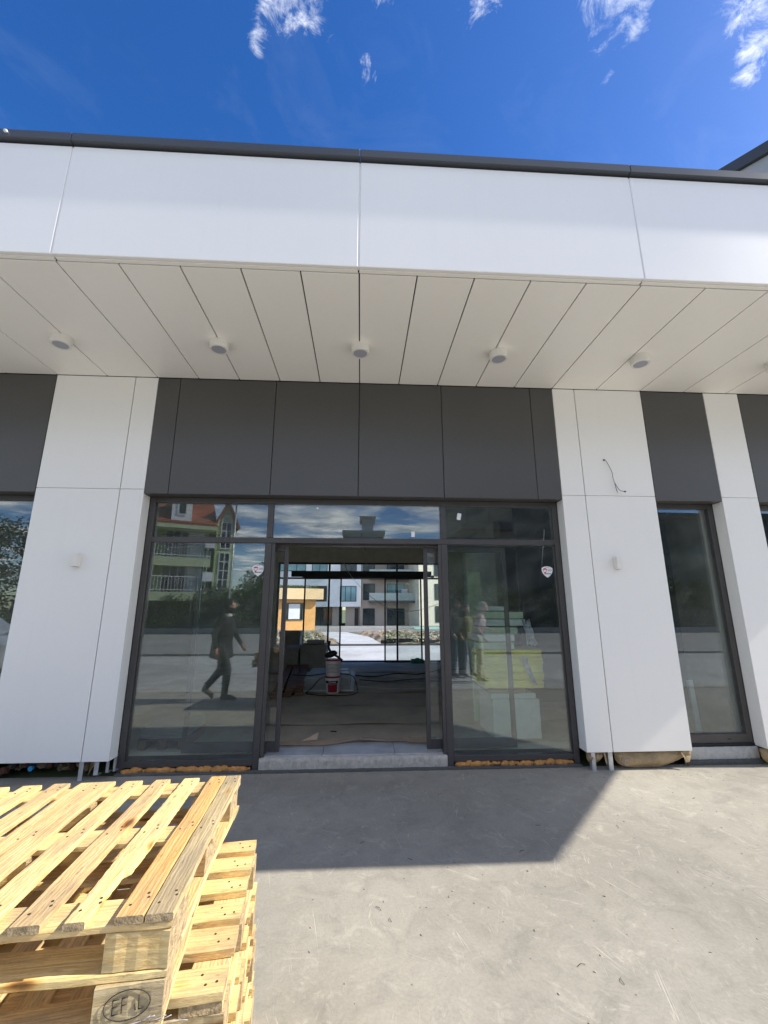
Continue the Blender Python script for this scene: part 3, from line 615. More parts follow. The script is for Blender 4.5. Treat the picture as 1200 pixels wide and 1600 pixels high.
# ------------------------------------------------------------ pallets
def board(name, L, Wd, T, parent, loc, along, mt='wood', seed=0, nails=(), rough=.0015, worn=0, notch=0):
    """board lying along its local X, centred"""
    rnd = random.Random(seed); b = bmesh.new(); n = max(6, int(L/(.012 if notch else .05)))
    ph = rnd.uniform(0, 6); bow = rnd.uniform(-.003, .003)
    secs = []
    for i in range(n+1):
        x = -L/2+L*i/n; w0 = -Wd/2+rnd.uniform(-rough, rough)+.002*math.sin(x*9+ph); w1 = Wd/2+rnd.uniform(-rough, rough)+.002*math.sin(x*7-ph)
        if worn and abs(x) > L/2-.06 and rnd.random() < .5: w0 += rnd.uniform(0, worn)
        if notch and x < -L/2+.20: w0 += notch
        zb = -T/2+rnd.uniform(-rough, rough)*.3; zt = T/2+rnd.uniform(-rough, rough)*.3
        c = .0022
        if i in (0, n): c = .0026
        xx = x + (rnd.uniform(-.002, .002) if i in (0, n) else 0)
        s = [(w0+c, zb), (w1-c, zb), (w1, zb+c), (w1, zt-c), (w1-c, zt), (w0+c, zt), (w0, zt-c), (w0, zb+c)]
        secs.append([b.verts.new((xx, p, q)) for p, q in s])
    for s0, s1 in zip(secs[:-1], secs[1:]):
        for k in range(8): b.faces.new((s0[k], s0[(k+1) % 8], s1[(k+1) % 8], s1[k]))
    b.faces.new(secs[0][::-1]).material_index = 2; b.faces.new(secs[-1]).material_index = 2
    for (nx, ny) in nails: cyl(b, (nx, ny, T/2+.0002), .0034, .0016, 'z', 8, mi=1)
    rz = (R(90) if along == 'y' else 0) + rnd.uniform(-.004, .004)
    return finish(name, b, [mt, 'nail', 'endg'], parent, loc, (0, 0, rz))
def pallet(label, loc, rz, W_, D_, deck, along, seed, group, skip_bottom=False, flip=False, T=.024, mats={}, sidebase=False):
    """local origin: near right corner at the bottom; x' runs left (negative), y' away"""
    t = thing('wooden_pallet', label, 'pallet', loc, rz, group); rnd = random.Random(seed)
    BH = .078
    Ht = 3*T + BH - (T if skip_bottom else 0)
    Z = (lambda z: Ht - z) if flip else (lambda z: z)
    z0 = 0 if skip_bottom else T
    nail3 = lambda Lc: [(s*Lc/2 + o, q) for s in (-1, 0, 1) for o, q in ((-s*.045-.02, .015), (-s*.045+.022, -.012), (-s*.05, -.018))]
    if not skip_bottom:
        for k in range(3):
            if sidebase:
                y = [.05, D_/2, D_-.05][k]; e = .112 if k == 1 else 0; board('bottom_board', W_-e, .10, T-.0006, t, (-W_/2-e/2, y, Z(T/2)), 'x', seed=seed*100+k)
                if k == 0: board('bottom_board', D_-.206, .10, T-.0006, t, (-.055, D_/2, Z(T/2)), 'y', seed=seed*100+8)
            elif along == 'y': y = [.05, D_/2, D_-.05][k]; board('bottom_board', W_, .10, T-.0006, t, (-W_/2, y, Z(T/2)), 'x', seed=seed*100+k)
            else: board('bottom_board', D_, .10, T-.0006, t, ([-.055, -W_/2, -W_+.055][k], D_/2, Z(T/2)), 'y', seed=seed*100+k)
    for i in range(3):
        for j in range(3):
            x = [-.0725, -W_/2, -W_+.0725][i]; y = [.05, D_/2, D_-.05][j]
            x += (-.012 if sidebase and i == 0 and j > 0 else 0); y += ([.0225, 0, -.0225][j] if sidebase else 0); board('block', .145, .145 if sidebase else .10, BH-.0006, t, (x, y, Z(z0+BH/2)), 'x', 'woodg' if rnd.random() < .6 else 'wood', seed*100+10+3*i+j)
    zs = z0+BH+T/2
    if along == 'y':
        for k in range(3): board('stringer_board', W_, .10, T-.0006, t, (-W_/2, [.05, D_/2, D_-.05][k], Z(zs)), 'x', seed=seed*100+30+k)
    else:
        for k in range(3): board('stringer_board', D_, .10, T-.0006, t, ([-.06, -W_/2, -W_+.06][k], D_/2, Z(zs)), 'y', seed=seed*100+30+k)
    zd = z0+BH+T+T/2
    for q, (a, c) in enumerate(deck):
        w = c-a; mid = (a+c)/2; jit = rnd.uniform(-.006, .006)
        if along == 'y': board('deck_board', D_+.005, w, T, t, (-mid, D_/2+jit, Z(zd)), 'y', mats.get(q, 'wood'), seed=seed*100+50+q, nails=nail3(D_*.97), worn=.004, notch=(.015 if sidebase and q == 2 else 0))
        else: board('deck_board', W_, w, T, t, (-W_/2+jit, mid, Z(zd)), 'x', seed=seed*100+50+q, nails=nail3(W_), worn=.004)
    return t
GR = 'wooden pallets stacked at the lower left'
dk = [(0, .062), (.065, .128), (.172, .238), (.286, .352), (.402, .47), (.512, .648), (.684, .75), (.79, .862), (.902, .975), (1.015, 1.085), (1.125, 1.20)]
ROT = R(4.6)
pallet('topmost pine pallet of the stack with narrow slats running away from the camera', (-.438, 1.222, .713), ROT, 1.2, .85, dk, 'y', 2, GR, T=.017, mats={0: 'woodg', 1: 'woodo'}, sidebase=True)
pB = pallet('upside-down second pallet from the top, oval stamp burnt into its corner block', (-.444, 1.222, .601), R(9.5), 1.2, .83, dk, 'y', 3, GR, skip_bottom=True, flip=True, T=.017)
dx6 = [(0, .083), (.143, .234), (.265, .343), (.40, .475), (.522, .61), (.650, .73)]
for l, lo, ro, sd in [('third pallet from the top, its broad slats poking out right of the upper pallets', (-.332, 1.342, .450), R(6.8), 4),
        ('fourth pallet from the top, third from the ground in the offset lower stack', (-.318, 1.338, .300), R(7.4), 5),
        ('second pallet from the ground, mostly hidden in the lower stack', (-.322, 1.345, .150), R(6.6), 6),
        ('bottom pallet of the stack standing on the concrete slab', (-.306, 1.335, .0), R(7.2), 8)]: pallet(l, lo, ro, 1.2, .73, dx6, 'x', sd, GR)
# burnt oval stamp on the corner block of the second pallet
def stamp():
    b = bmesh.new(); seg = 48; Y = -.0015
    def P3(x, z): return (x, Y, z)
    o1 = [P3(.048*math.cos(2*math.pi*k/seg), .028*math.sin(2*math.pi*k/seg)) for k in range(seg+1)]
    tube(b, o1, .0011, 5)
    for st in ([(-.030, .013), (-.030, -.014)], [(-.030, .013), (-.017, .014)], [(-.030, 0), (-.019, .001)], [(-.030, -.014), (-.017, -.013)],
               [(-.011, .014), (-.011, -.013)], [(-.011, .014), (.001, .015)], [(-.011, .001), (-.001, .002)],
               [(.016, -.002), (.018, -.013)], [(.024, .015), (.024, -.012)], [(.024, -.012), (.036, -.011)]):
        tube(b, [P3(*st[0]), P3(*st[1])], .0012, 5)
    o = finish('burnt_stamp', b, 'ink', pB, (-.073, -.0015, .0745), (0, R(-2), 0)); o['label'] = 'burnt oval EPAL mark, partly worn away'
stamp()
# torn plastic film under the second pallet's corner
def film():
    b = bmesh.new(); rnd = random.Random(8)
    for s in range(14):
        x = -.58+.15*rnd.random(); L = rnd.uniform(.03, .09)
        p = [Vector((x, 1.206+rnd.uniform(-.006, .006), .645-.03*(1-(x+.58)/.15)+rnd.uniform(-.012, .01)))]
        for k in range(4): p.append(p[-1] + Vector((L/4*rnd.uniform(.6, 1.2), rnd.uniform(-.004, .004), L/4*rnd.uniform(-.15, .5))))
        tube(b, p, rnd.uniform(.0004, .0010), 4)
    tag(finish('plastic_film', b, 'wrap'), 'shred of clear plastic film hanging under the stamped pallet corner', 'plastic film')
film()

# ------------------------------------------------------------ inside the shop
FZ = .128
# floor protection strips
def strip(y0, y1, label, seed, torn=False):
    b = bmesh.new(); rnd = random.Random(seed); nx, ny = 70, 6; g = []
    for i in range(nx+1):
        x = -3.0+5.8*i/nx; e0 = rnd.uniform(-.006, .006) + (.05*math.sin(x*1.7+1)+rnd.uniform(-.012, .012) if torn else 0)
        row = []
        for j in range(ny+1):
            y = y0 + (y1-y0)*j/ny + (e0 if j == 0 else 0)
            z = FZ + .004 + (seed % 2)*.004 + .004*math.sin(x*3+seed)*math.sin(y*5) + ((.012 + .010*math.sin(x*5+seed)) if j == 0 else 0)
            row.append(b.verts.new((x, y, z)))
        g.append(row)
    for i in range(nx):
        for j in range(ny): b.faces.new((g[i][j], g[i+1][j], g[i+1][j+1], g[i][j+1]))
    bmesh.ops.solidify(b, geom=b.faces[:], thickness=.002)
    tag(finish('floor_paper', b, 'floorp', smooth=True), label, 'floor covering', 'sheets of grey paper covering the shop floor')
for i, (a, c, l) in enumerate([(4.97, 5.74, 'grey protective paper strip nearest the entrance threshold'), (5.71, 6.75, 'second grey floor paper strip behind the entrance'), (6.72, 7.75, 'floor paper strip just in front of the two buckets'),
                              (7.72, 8.80, 'floor paper strip beside the stacked tiles'), (8.77, 10.1, 'floor paper strip behind the buckets with cables lying on it'), (10.07, 11.7, 'floor paper strip in front of the rear sliding door')]): strip(a, c, l, i, i == 0)
def card(pts, label, h=.004, flap=None):
    b = bmesh.new(); vs = [b.verts.new(p) for p in pts]; b.faces.new(vs)
    bmesh.ops.triangulate(b, faces=b.faces[:]); bmesh.ops.solidify(b, geom=b.faces[:], thickness=.004)
    tag(finish('cardboard_sheet', b, 'cardb'), label, 'cardboard', 'torn cardboard at the entrance')
card([(-.84, 4.92, .150), (-.35, 4.90, .146), (.0, 5.03, .16), (.02, 5.10, .155), (-.3, 5.07, .15), (-.84, 5.06, .145)], 'torn cardboard sheet left of the middle of the threshold')
card([(.02, 5.04, .158), (.30, 4.99, .15), (.56, 4.98, .15), (.56, 5.05, .152), (.3, 5.08, .15), (.04, 5.12, .152)], 'narrow torn cardboard sheet right of the middle of the threshold')
card([(.53, 4.93, .15), (.86, 4.93, .148), (.86, 5.12, .148), (.55, 5.1, .152)], 'cardboard piece at the right end of the threshold')
card([(-.62, 5.02, .15), (-.45, 5.05, .158), (-.44, 5.07, .225), (-.50, 5.06, .20)], 'small raised corner of cardboard standing up at the left of the threshold')
b = bmesh.new(); tube(b, curve([(-.33, 5.42, FZ+.014), (-.29, 5.41, FZ+.016), (-.26, 5.40, FZ+.014)]), .006); tag(finish('debris_scrap', b, 'black'), 'dark scrap lying on the nearest floor paper strip', 'debris')
# buckets
def bucket(z, label, upper):
    t = thing('bucket', label, 'bucket', (-.46, 7.66+.13, z), 0, 'stacked paint buckets')
    b = bmesh.new(); seg = 36
    prof = [(.112, 0), (.118, .004), (.132, .235), (.137, .237), (.137, .247), (.132, .249)]
    rg = [[b.verts.new((r*math.cos(2*math.pi*k/seg), r*math.sin(2*math.pi*k/seg), h)) for k in range(seg)] for r, h in prof]
    for a, c in zip(rg[:-1], rg[1:]):
        for k in range(seg): b.faces.new((a[k], a[(k+1) % seg], c[(k+1) % seg], c[k]))
    b.faces.new(rg[0]); b.faces.new(rg[-1]); finish('pail', b, 'bucket', t, smooth=False)
    b = bmesh.new(); cyl(b, (0, 0, .257), .139, .018, seg=36); cyl(b, (0, 0, .268), .128, .006, seg=36); finish('lid', b, 'red', t)
    def lab(name, a0, a1, z0, z1, mt, dr):
        b = bmesh.new(); n = 14; r = lambda zz: .118 + (.132-.118)*zz/.235 + dr
        v = [[b.verts.new((r(zz)*math.cos(a0+(a1-a0)*i/n), r(zz)*math.sin(a0+(a1-a0)*i/n), zz)) for i in range(n+1)] for zz in (z0, z1)]
        for i in range(n): b.faces.new((v[0][i], v[0][i+1], v[1][i+1], v[1][i]))
        bmesh.ops.solidify(b, geom=b.faces[:], thickness=.0006); return finish(name, b, mt, t)
    if not upper:
        lab('label', R(-140), R(-50), .02, .165, 'redink', .0015); lab('label_header', R(-150), R(-45), .166, .205, 'ink', .0015); lab('label_side', R(-150), R(-125), .02, .165, 'paper', .0022)
        text('lettering', 'Ceresit', .042, 'paper', t, (.0, -.1345, .185), (R(87), 0, 0), .0008)
    else:
        for k in range(7): lab('small_print', R(-140), R(-42), .06+.022*k, .066+.022*k, 'greyink' if k % 2 else 'redink', .0012)
    b = bmesh.new(); tube(b, [(.137*math.cos(a), .137*math.sin(a)-.002, .215-.07*math.sin(-(a))) for a in [R(-x) for x in range(0, 181, 12)]], .0022); finish('handle', b, 'steel', t)
    return t
bucket(FZ+.008, 'lower white bucket with red and black label on the shop floor', False)
bucket(FZ+.008+.275, 'upper bucket with small print and a red lid, stacked on the labelled bucket', True)
b = bmesh.new(); rnd = random.Random(2)
bmesh.ops.create_icosphere(b, subdivisions=3, radius=1, matrix=Matrix.Translation((-.50, 7.80, .76)) @ Matrix.Rotation(R(-20), 4, 'Y') @ Matrix.Diagonal((.11, .07, .055, 1))); rag(b, .008, 3)
tube(b, curve([(-.5, 7.8, .78), (-.55, 7.82, .88), (-.53, 7.8, .98)]), .022, 8); tube(b, curve([(-.46, 7.78, .76), (-.38, 7.76, .72), (-.30, 7.75, .66)]), .02, 8)
tag(finish('work_gloves', b, 'coat', smooth=True), 'dark crumpled work gloves lying on top of the upper bucket', 'gloves')
# tile cartons
def tile_stack(x0, x1, y0, y1, z0, z1, n, label, nm='tile_stack', mt='tile', group=None):
    t = thing(nm, label, 'tile stack', ((x0+x1)/2, (y0+y1)/2, z0), 0, group); rnd = random.Random(n)
    h = (z1-z0)/n
    for k in range(n):
        j = rnd.uniform(-.008, .008); b = bmesh.new(); bx(b, -(x1-x0)/2+j, (x1-x0)/2+j, -(y1-y0)/2, (y1-y0)/2, h*k+.002, h*(k+1)-.002, 0, .004); finish('tile_carton', b, mt, t)
    return t
tile_stack(-.97, -.17, 7.95, 9.2, FZ+.02, .36, 6, 'low stack of pale tile slabs on the floor behind the buckets')
b = bmesh.new(); bx(b, -1.0, -.10, 7.9, 10.2, FZ+.008, FZ+.019); tag(finish('base_board', b, 'styro'), 'thin white board lying on the floor under the pale tile slabs', 'board')
for x, y, a, l in ((-.27, 8.5, .2, 'sheet of paper on the tile slabs, the nearer one'), (-.30, 8.95, -.1, 'sheet of paper on the tile slabs, the farther one')):
    b = bmesh.new(); bx(b, -.07, .07, -.12, .12, 0, .003); tag(finish('paper_sheet', b, 'paper', None, (x, y, .362), (0, 0, a)), l, 'paper', 'papers on the tile slabs')
# cartons and planks to the left
def carton(x0, x1, y0, y1, z0, z1, label, rz=0):
    b = bmesh.new(); w, d, h = (x1-x0)/2, (y1-y0)/2, z1-z0; bx(b, -w, w, -d, d, 0, h, 0, .006); t = finish('carton', b, 'boxc', None, ((x0+x1)/2, (y0+y1)/2, z0), (0, 0, rz)); tag(t, label, 'carton', 'dark cartons inside the shop')
    b = bmesh.new(); bx(b, -w-.001, w+.001, -.03, .03, h+.0005, h+.002); finish('packing_tape', b, 'cardb', t)
    b = bmesh.new(); bx(b, -w-.015, w+.015, -d-.015, d+.015, h*.86, h*1.0-.004, 0, .004); finish('lid', b, 'boxc', t); return t
carton(-1.36, -.78, 10.25, 10.95, .14, .72, 'dark carton with lid nearest the left rear door leaf')
carton(-2.05, -1.40, 10.2, 11.0, .14, .66, 'dark carton left of the lidded one, half hidden by the door frame')
carton(-1.25, -.85, 10.3, 10.8, .735, .80, 'flat dark carton lying on top of the lidded carton', .1)
carton(-2.0, -1.5, 11.1, 11.6, .14, .98, 'tall narrow dark carton behind the others by the rear glazing')
for i in range(9):
    c = i % 3; r = i//3; b = bmesh.new(); bx(b, -.07, .07, -1.9, 1.9, 0, .05, 0, .004)
    tag(finish('timber_plank', b, 'plank', None, (-1.52+.155*c+.02*r, 9.35+.1*(c-1), FZ+.012+.054*r), (0, 0, R(5.0+(i*37 % 5)*.3))), 'one of the dark red-brown planks piled on the floor left of the tile slabs', 'plank', 'pile of dark planks')
# cables on the floor and hanging
def cable_on_floor(pts, r, label, mt='cable', z=FZ+.02):
    b = bmesh.new(); tube(b, curve([(x, y, (zz if zz else z)) for x, y, zz in pts]), r); tag(finish('cable', b, mt), label, 'cable', 'cables inside the shop')
cable_on_floor([(-1.2, 8.2, .37), (-.9, 8.1, .37), (-.6, 8.3, .37), (-.2, 8.2, .365), (-.08, 8.1, .3), (-.03, 7.9, .14), (-.02, 7.75, 0), (-.15, 7.5, 0), (-.5, 7.48, 0), (-.75, 7.55, 0), (-.9, 7.7, 0), (-.82, 7.86, .2), (-.7, 7.93, .33), (-.55, 8.0, .375)], .008, 'black cable looping over the tile slabs and round the buckets')
cable_on_floor([(-.1, 9.6, 0), (.3, 9.4, 0), (.8, 9.8, 0), (1.3, 9.7, 0), (1.9, 10.3, 0), (2.5, 10.4, 0)], .012, 'thick black cable running across the floor to the right rear')
cable_on_floor([(0, 9.0, 0), (.5, 8.8, 0), (1.0, 9.0, 0), (1.6, 9.1, 0), (2.4, 9.3, 0)], .008, 'thin dark cable on the floor in front of the thick one')
cable_on_floor([(-.1, 8.3, 0), (.3, 8.1, 0), (.9, 8.0, 0), (1.5, 8.15, 0), (2.2, 8.1, 0)], .006, 'pale cable curving across the floor right of the buckets', 'wcable')
b = bmesh.new(); tube(b, curve([(-.62, 11.0, 3.38), (-.40, 11.0, 2.6), (.05, 11.0, 2.02), (.6, 11.0, 1.60), (.95, 11.0, 1.48), (1.5, 11.0, 1.5), (2.2, 11.0, 1.72), (2.88, 11.0, 1.95)]), .006)
tag(finish('cable', b, 'wcable'), 'pale cable sagging from the shop ceiling across the rear door', 'cable')
b = bmesh.new(); tube(b, curve([(.0, 10.5, 3.38), (.06, 10.5, 3.1), (.12, 10.5, 2.95)]), .005); tag(finish('cable', b, 'cable'), 'short dark cable end hanging from the shop ceiling', 'cable')
# green roll and case by the rear door
b = bmesh.new(); cyl(b, (0, 0, .46), .07, .92, seg=20, r2=.065); cyl(b, (0, 0, .925), .03, .01, seg=12); tag(finish('green_roll', b, 'green', None, (1.80, 11.7, FZ), (R(-3), 0, 0)), 'dark green roll standing beside the right rear door leaf', 'roll')
b = bmesh.new(); bx(b, -.17, .17, -.1, .1, 0, .11, 0, .02); bx(b, -.05, .05, -.012, .012, .11, .135, 0, .004); tag(finish('green_case', b, 'green', None, (1.52, 11.68, FZ)), 'small green case on the floor beside the green roll', 'case')
# left: tiles on a small pallet just inside the left pane
tile_stack(-2.24, -1.79, 4.88, 5.45, .235, .335, 7, 'stack of brown-edged tiles on a little pallet inside the left shop window', 'tile_stack', 'tile')
t = thing('tile_pallet', 'low dark pallet carrying the tiles inside the left shop window', 'pallet', (-2.02, 5.16, FZ))
for y in (-.24, 0, .24): b = bmesh.new(); bx(b, -.24, .24, y-.04, y+.04, .088, .104); finish('deck_board', b, 'plank', t)
for x in (-.2, 0, .2): b = bmesh.new(); bx(b, x-.035, x+.035, -.28, .28, .004, .087); finish('bearer', b, 'plank', t)
# right: insulation boards
def slab_(name, x0, x1, y0, y1, z0, z1, mt, label, cat, group=None, rz=0, rx=0, amp=.003, sd=1):
    b = bmesh.new(); w, d = (x1-x0)/2, (y1-y0)/2; bx(b, -w, w, -d, d, 0, z1-z0, 0, .006); bmesh.ops.subdivide_edges(b, edges=b.edges[:], cuts=3, use_grid_fill=True); rag(b, amp, sd)
    return tag(finish(name, b, mt, None, ((x0+x1)/2, (y0+y1)/2, z0), (rx, 0, rz)), label, cat, group)
G2 = 'white foam boards inside the right window'
slab_('foam_block', 1.50, 2.035, 5.03, 5.6, FZ+.004, .545, 'styro', 'big white foam block at the foot of the pile inside the right shop window', 'foam block')
slab_('foam_board', 1.48, 2.00, 5.03, 5.6, .55, .605, 'styro', 'white foam board directly on the big foam block', 'foam board', G2, sd=2)
slab_('foam_board', 1.46, 1.90, 5.04, 5.6, .61, .655, 'cardb', 'brownish board between the lower foam board and the yellow pack', 'board', sd=3)
for k in range(5):
    b = bmesh.new(); bx(b, -.345, .345, -.28, .28, 0, .082, 0, .012); bmesh.ops.subdivide_edges(b, edges=b.edges[:], cuts=4, use_grid_fill=True); rag(b, .006, 30+k)
    tag(finish('yellow_pack', b, 'yellow', None, (1.765+.01*(k % 2), 5.32, .66+.0835*k)), 'one of the flat yellow shrink-wrapped packs in the pile inside the right window', 'insulation pack', 'yellow packs in the pile')
zs = [1.082, 1.17, 1.255, 1.345, 1.43, 1.52]; wds = [(1.36, 1.80), (1.38, 1.81), (1.44, 1.85), (1.42, 1.95), (1.44, 1.93), (1.5, 1.72)]
nms = ['lowest', 'second', 'third', 'fourth', 'fifth', 'short topmost']
for k, (z, (a, c)) in enumerate(zip(zs, wds)):
    slab_('foam_board', a, c, 5.06, 5.6, z, z+.075 if k < 5 else z+.05, 'styro' if k % 2 else 'styrog', nms[k]+' foam board in the pile above the yellow packs', 'foam board', G2, sd=40+k)
b = bmesh.new(); rnd = random.Random(6)
for k in range(16): tube(b, curve([(1.93+rnd.uniform(-.03, .08), 5.02+rnd.uniform(-.02, .02), 1.42-rnd.uniform(0, .05)), (1.95+rnd.uniform(-.04, .06), 4.99, 1.28), (1.96+rnd.uniform(-.03, .1), 5.0, 1.12+rnd.uniform(0, .05))]), rnd.uniform(.004, .012), 5)
for k in range(9): tube(b, curve([(1.88+rnd.uniform(-.06, .06), 5.012, 1.02+rnd.uniform(-.05, .0)), (1.92+rnd.uniform(-.04, .04), 5.005, .88), (2.0+rnd.uniform(-.02, .02), 5.01, .70)]), rnd.uniform(.002, .005), 5)
tag(finish('wrapping_film', b, 'wrap'), 'crumpled clear film hanging at the right side of the foam board pile', 'plastic film')
slab_('leaning_board', 1.47, 1.655, 5.75, 5.80, FZ+.01, 2.04, 'styrog', 'tall pale green board leaning upright behind the foam pile', 'board', rx=R(-2), amp=.001)
# inside the narrow window
slab_('leaning_board', 4.04, 4.19, 5.1, 5.16, FZ+.01, .96, 'styrog', 'pale board standing inside the narrow right window', 'board', rx=R(-3), amp=.001)
slab_('leaning_board', 3.96, 4.02, 5.18, 5.22, FZ+.01, .70, 'awhite', 'short thin white strip standing left of the pale board in the narrow window', 'strip', rx=R(-3), amp=.001)
slab_('leaning_board', 4.21, 4.36, 5.3, 5.34, FZ+.01, .93, 'styrog', 'second pale board just right of the first in the narrow window', 'board', rx=R(-2), amp=.001)

for k, (z0, z1, mtn, lab, tx, tm) in enumerate([(FZ+.004, .62, 'tealp', 'dark teal wrapped pack standing lowest inside the narrow right window', '', ''), (.63, .98, 'tealq', 'pale blue-green wrapped pack with blue letters, second in the narrow window', 'ocau', 'bluep'), (.99, 1.22, 'tealp', 'dark teal wrapped pack with red letters, topmost in the narrow window', 'nii', 'redink')]):
    b = bmesh.new(); bx(b, -.42, .42, -.3, .3, 0, z1-z0, 0, .02); bmesh.ops.subdivide_edges(b, edges=b.edges[:], cuts=4, use_grid_fill=True); rag(b, .006, 60+k)
    o = tag(finish('wrapped_pack', b, mtn, None, (3.62, 5.9, z0)), lab, 'wrapped pack', 'wrapped packs inside the narrow window')
    if tx: text('lettering', tx, .14, tm, o, (.22, -.312, (z1-z0)*.45), (R(90), 0, 0), .001)

# ------------------------------------------------------------ vegetation
def leafcloud(bm, c, r, n, size, rnd, mi=0, squash=1.0, shell=.55):
    for _ in range(n):
        while True:
            d = Vector((rnd.uniform(-1, 1), rnd.uniform(-1, 1), rnd.uniform(-1, 1)))
            if d.length < 1: break
        d = d.normalized() * (shell + (1-shell)*rnd.random()**.6) if d.length > 1e-3 else d
        p = Vector(c) + Vector((d.x*r, d.y*r, d.z*r*squash)); s = size*rnd.uniform(.6, 1.4)
        a = Vector((rnd.uniform(-1, 1), rnd.uniform(-1, 1), rnd.uniform(-1, 1))).normalized(); e = a.orthogonal().normalized()*s*.5; a = a*s
        f = bm.faces.new([bm.verts.new(q) for q in (p-a*.5, p+e*.8, p+a*.6, p-e*.8)]); f.material_index = mi
def tree(name, h, cr, seed, loc, label, cat, group, mt='leaf', trunk=.12, clumps=16, leaves=170, size=.11, base=.35):
    rnd = random.Random(seed); t = thing(name, label, cat, loc, rnd.uniform(0, 6), group)
    b = bmesh.new(); top = Vector((rnd.uniform(-.2, .2), rnd.uniform(-.2, .2), h*.75)); tube(b, curve([(0, 0, -.1), (rnd.uniform(-.1, .1), 0, h*.35), top]), trunk, 8, 0, trunk*.3)
    cs = []
    for k in range(clumps):
        a = k*2.4+rnd.random(); u = rnd.random(); z = h*(base + (1-base)*u) ; rr = cr*(.35+.65*math.sin(math.pi*min(1, u*.85+.12)))*rnd.uniform(.4, .8)
        c = Vector((rr*math.cos(a), rr*math.sin(a), z-cr*.3)); cs.append(c)
        st = Vector((0, 0, h*(.2+.45*u))); tube(b, [st, (st+c)/2+Vector((0, 0, .1)), c], trunk*.35, 5, 0, trunk*.08)
    finish('trunk', b, 'bark', t)
    b = bmesh.new()
    for c in cs: leafcloud(b, c, cr*rnd.uniform(.32, .55), leaves, size, rnd, 0, .8, .35)
    finish('crown', b, mt, t); return t

# ------------------------------------------------------------ courtyard side: apartments, orange house
def yg(y): return -.03 if y < 19 else max(-.80, -.03 - .77*(y-19)/41)
b = bmesh.new(); 
for pts, z in (([(-.75, 18.9), (1.0, 18.9), (.55, 26), (-1.1, 34), (-3.6, 34), (-1.6, 24.5)], None),):
    vs = [b.verts.new((x, y, yg(y)+.05)) for x, y in pts]; b.faces.new(vs)
bmesh.ops.triangulate(b, faces=b.faces[:]); bmesh.ops.solidify(b, geom=b.faces[:], thickness=.04); tag(finish('path', b, 'yard'), kind='structure')
b = bmesh.new(); vs = [b.verts.new((x, y, yg(y)+.035)) for x, y in [(-22, 33.5), (22, 33.5), (24, 56), (-24, 56)]]; b.faces.new(vs); bmesh.ops.solidify(b, geom=b.faces[:], thickness=.03); tag(finish('plaza', b, 'yard'), kind='structure')
def dirt():
    b = bmesh.new(); rnd = random.Random(5); nx, ny = 150, 46; g = []
    from mathutils import noise as mn
    for j in range(ny+1):
        y = 18.86+14.5*j/ny; row = []
        for i in range(nx+1):
            x = -20+40*i/nx; px0 = -.9-.28*max(0, (y-21))*.6; px1 = 1.15-.1*(y-19)
            near = 1 if (x < px0-.25 or x > px1+.25) else (-1 if px0+.1 < x < px1-.1 else 0)
            hgt = .12+.22*mn.noise(Vector((x*.5, y*.5, 0)))+.12*mn.noise(Vector((x*2, y*2, 3)))+rnd.uniform(-.03, .03)
            row.append(b.verts.new((x, y, yg(y) + (max(.02, hgt) if near == 1 else (-.1 if near == -1 else .02)))))
        g.append(row)
    for j in range(ny):
        for i in range(nx): b.faces.new((g[j][i], g[j][i+1], g[j+1][i+1], g[j+1][i]))
    tag(finish('soil_mounds', b, 'soil'), kind='stuff')
    b = bmesh.new()
    for k in range(500):
        x = rnd.uniform(-9, 9); y = rnd.uniform(19, 32)
        if -1.6-.17*(y-19) < x < 1.3: continue
        bmesh.ops.create_icosphere(b, subdivisions=1, radius=rnd.uniform(.05, .2), matrix=Matrix.Translation((x, y, yg(y)+.18)) @ Matrix.Diagonal((1, 1, .6, 1)))
    rag(b, .03, 2); tag(finish('rubble', b, 'gravel'), kind='stuff')
    b = bmesh.new()
    for k in range(2600):
        x = rnd.uniform(-12, 12); y = rnd.uniform(19, 27)
        if -1.4-.17*(y-19) < x < 1.2 or (k % 3 and math.sin(x*1.3)+math.sin(y*2) < .2): continue
        leafcloud(b, (x, y, yg(y)+.22), .12, 2, .09, rnd)
    tag(finish('weeds', b, 'leaf2'), kind='stuff')
dirt()
b = bmesh.new(); prism(b, [(4.9, 38), (8.6, 38), (9.6, 46), (5.6, 46)], -.55, -.42); tag(finish('pool_liner', b, 'pool'), 'turquoise pool sheet lying in the courtyard at right', 'pool')
b = bmesh.new(); bx(b, .92, 3.5, 19.4, 19.5, .02, .16); bx(b, 1.2, 3.0, 19.8, 19.9, .05, .2); tag(finish('timber_baulk', b, 'dframe'), 'dark timber baulks lying on the soil right of the white path', 'timber')

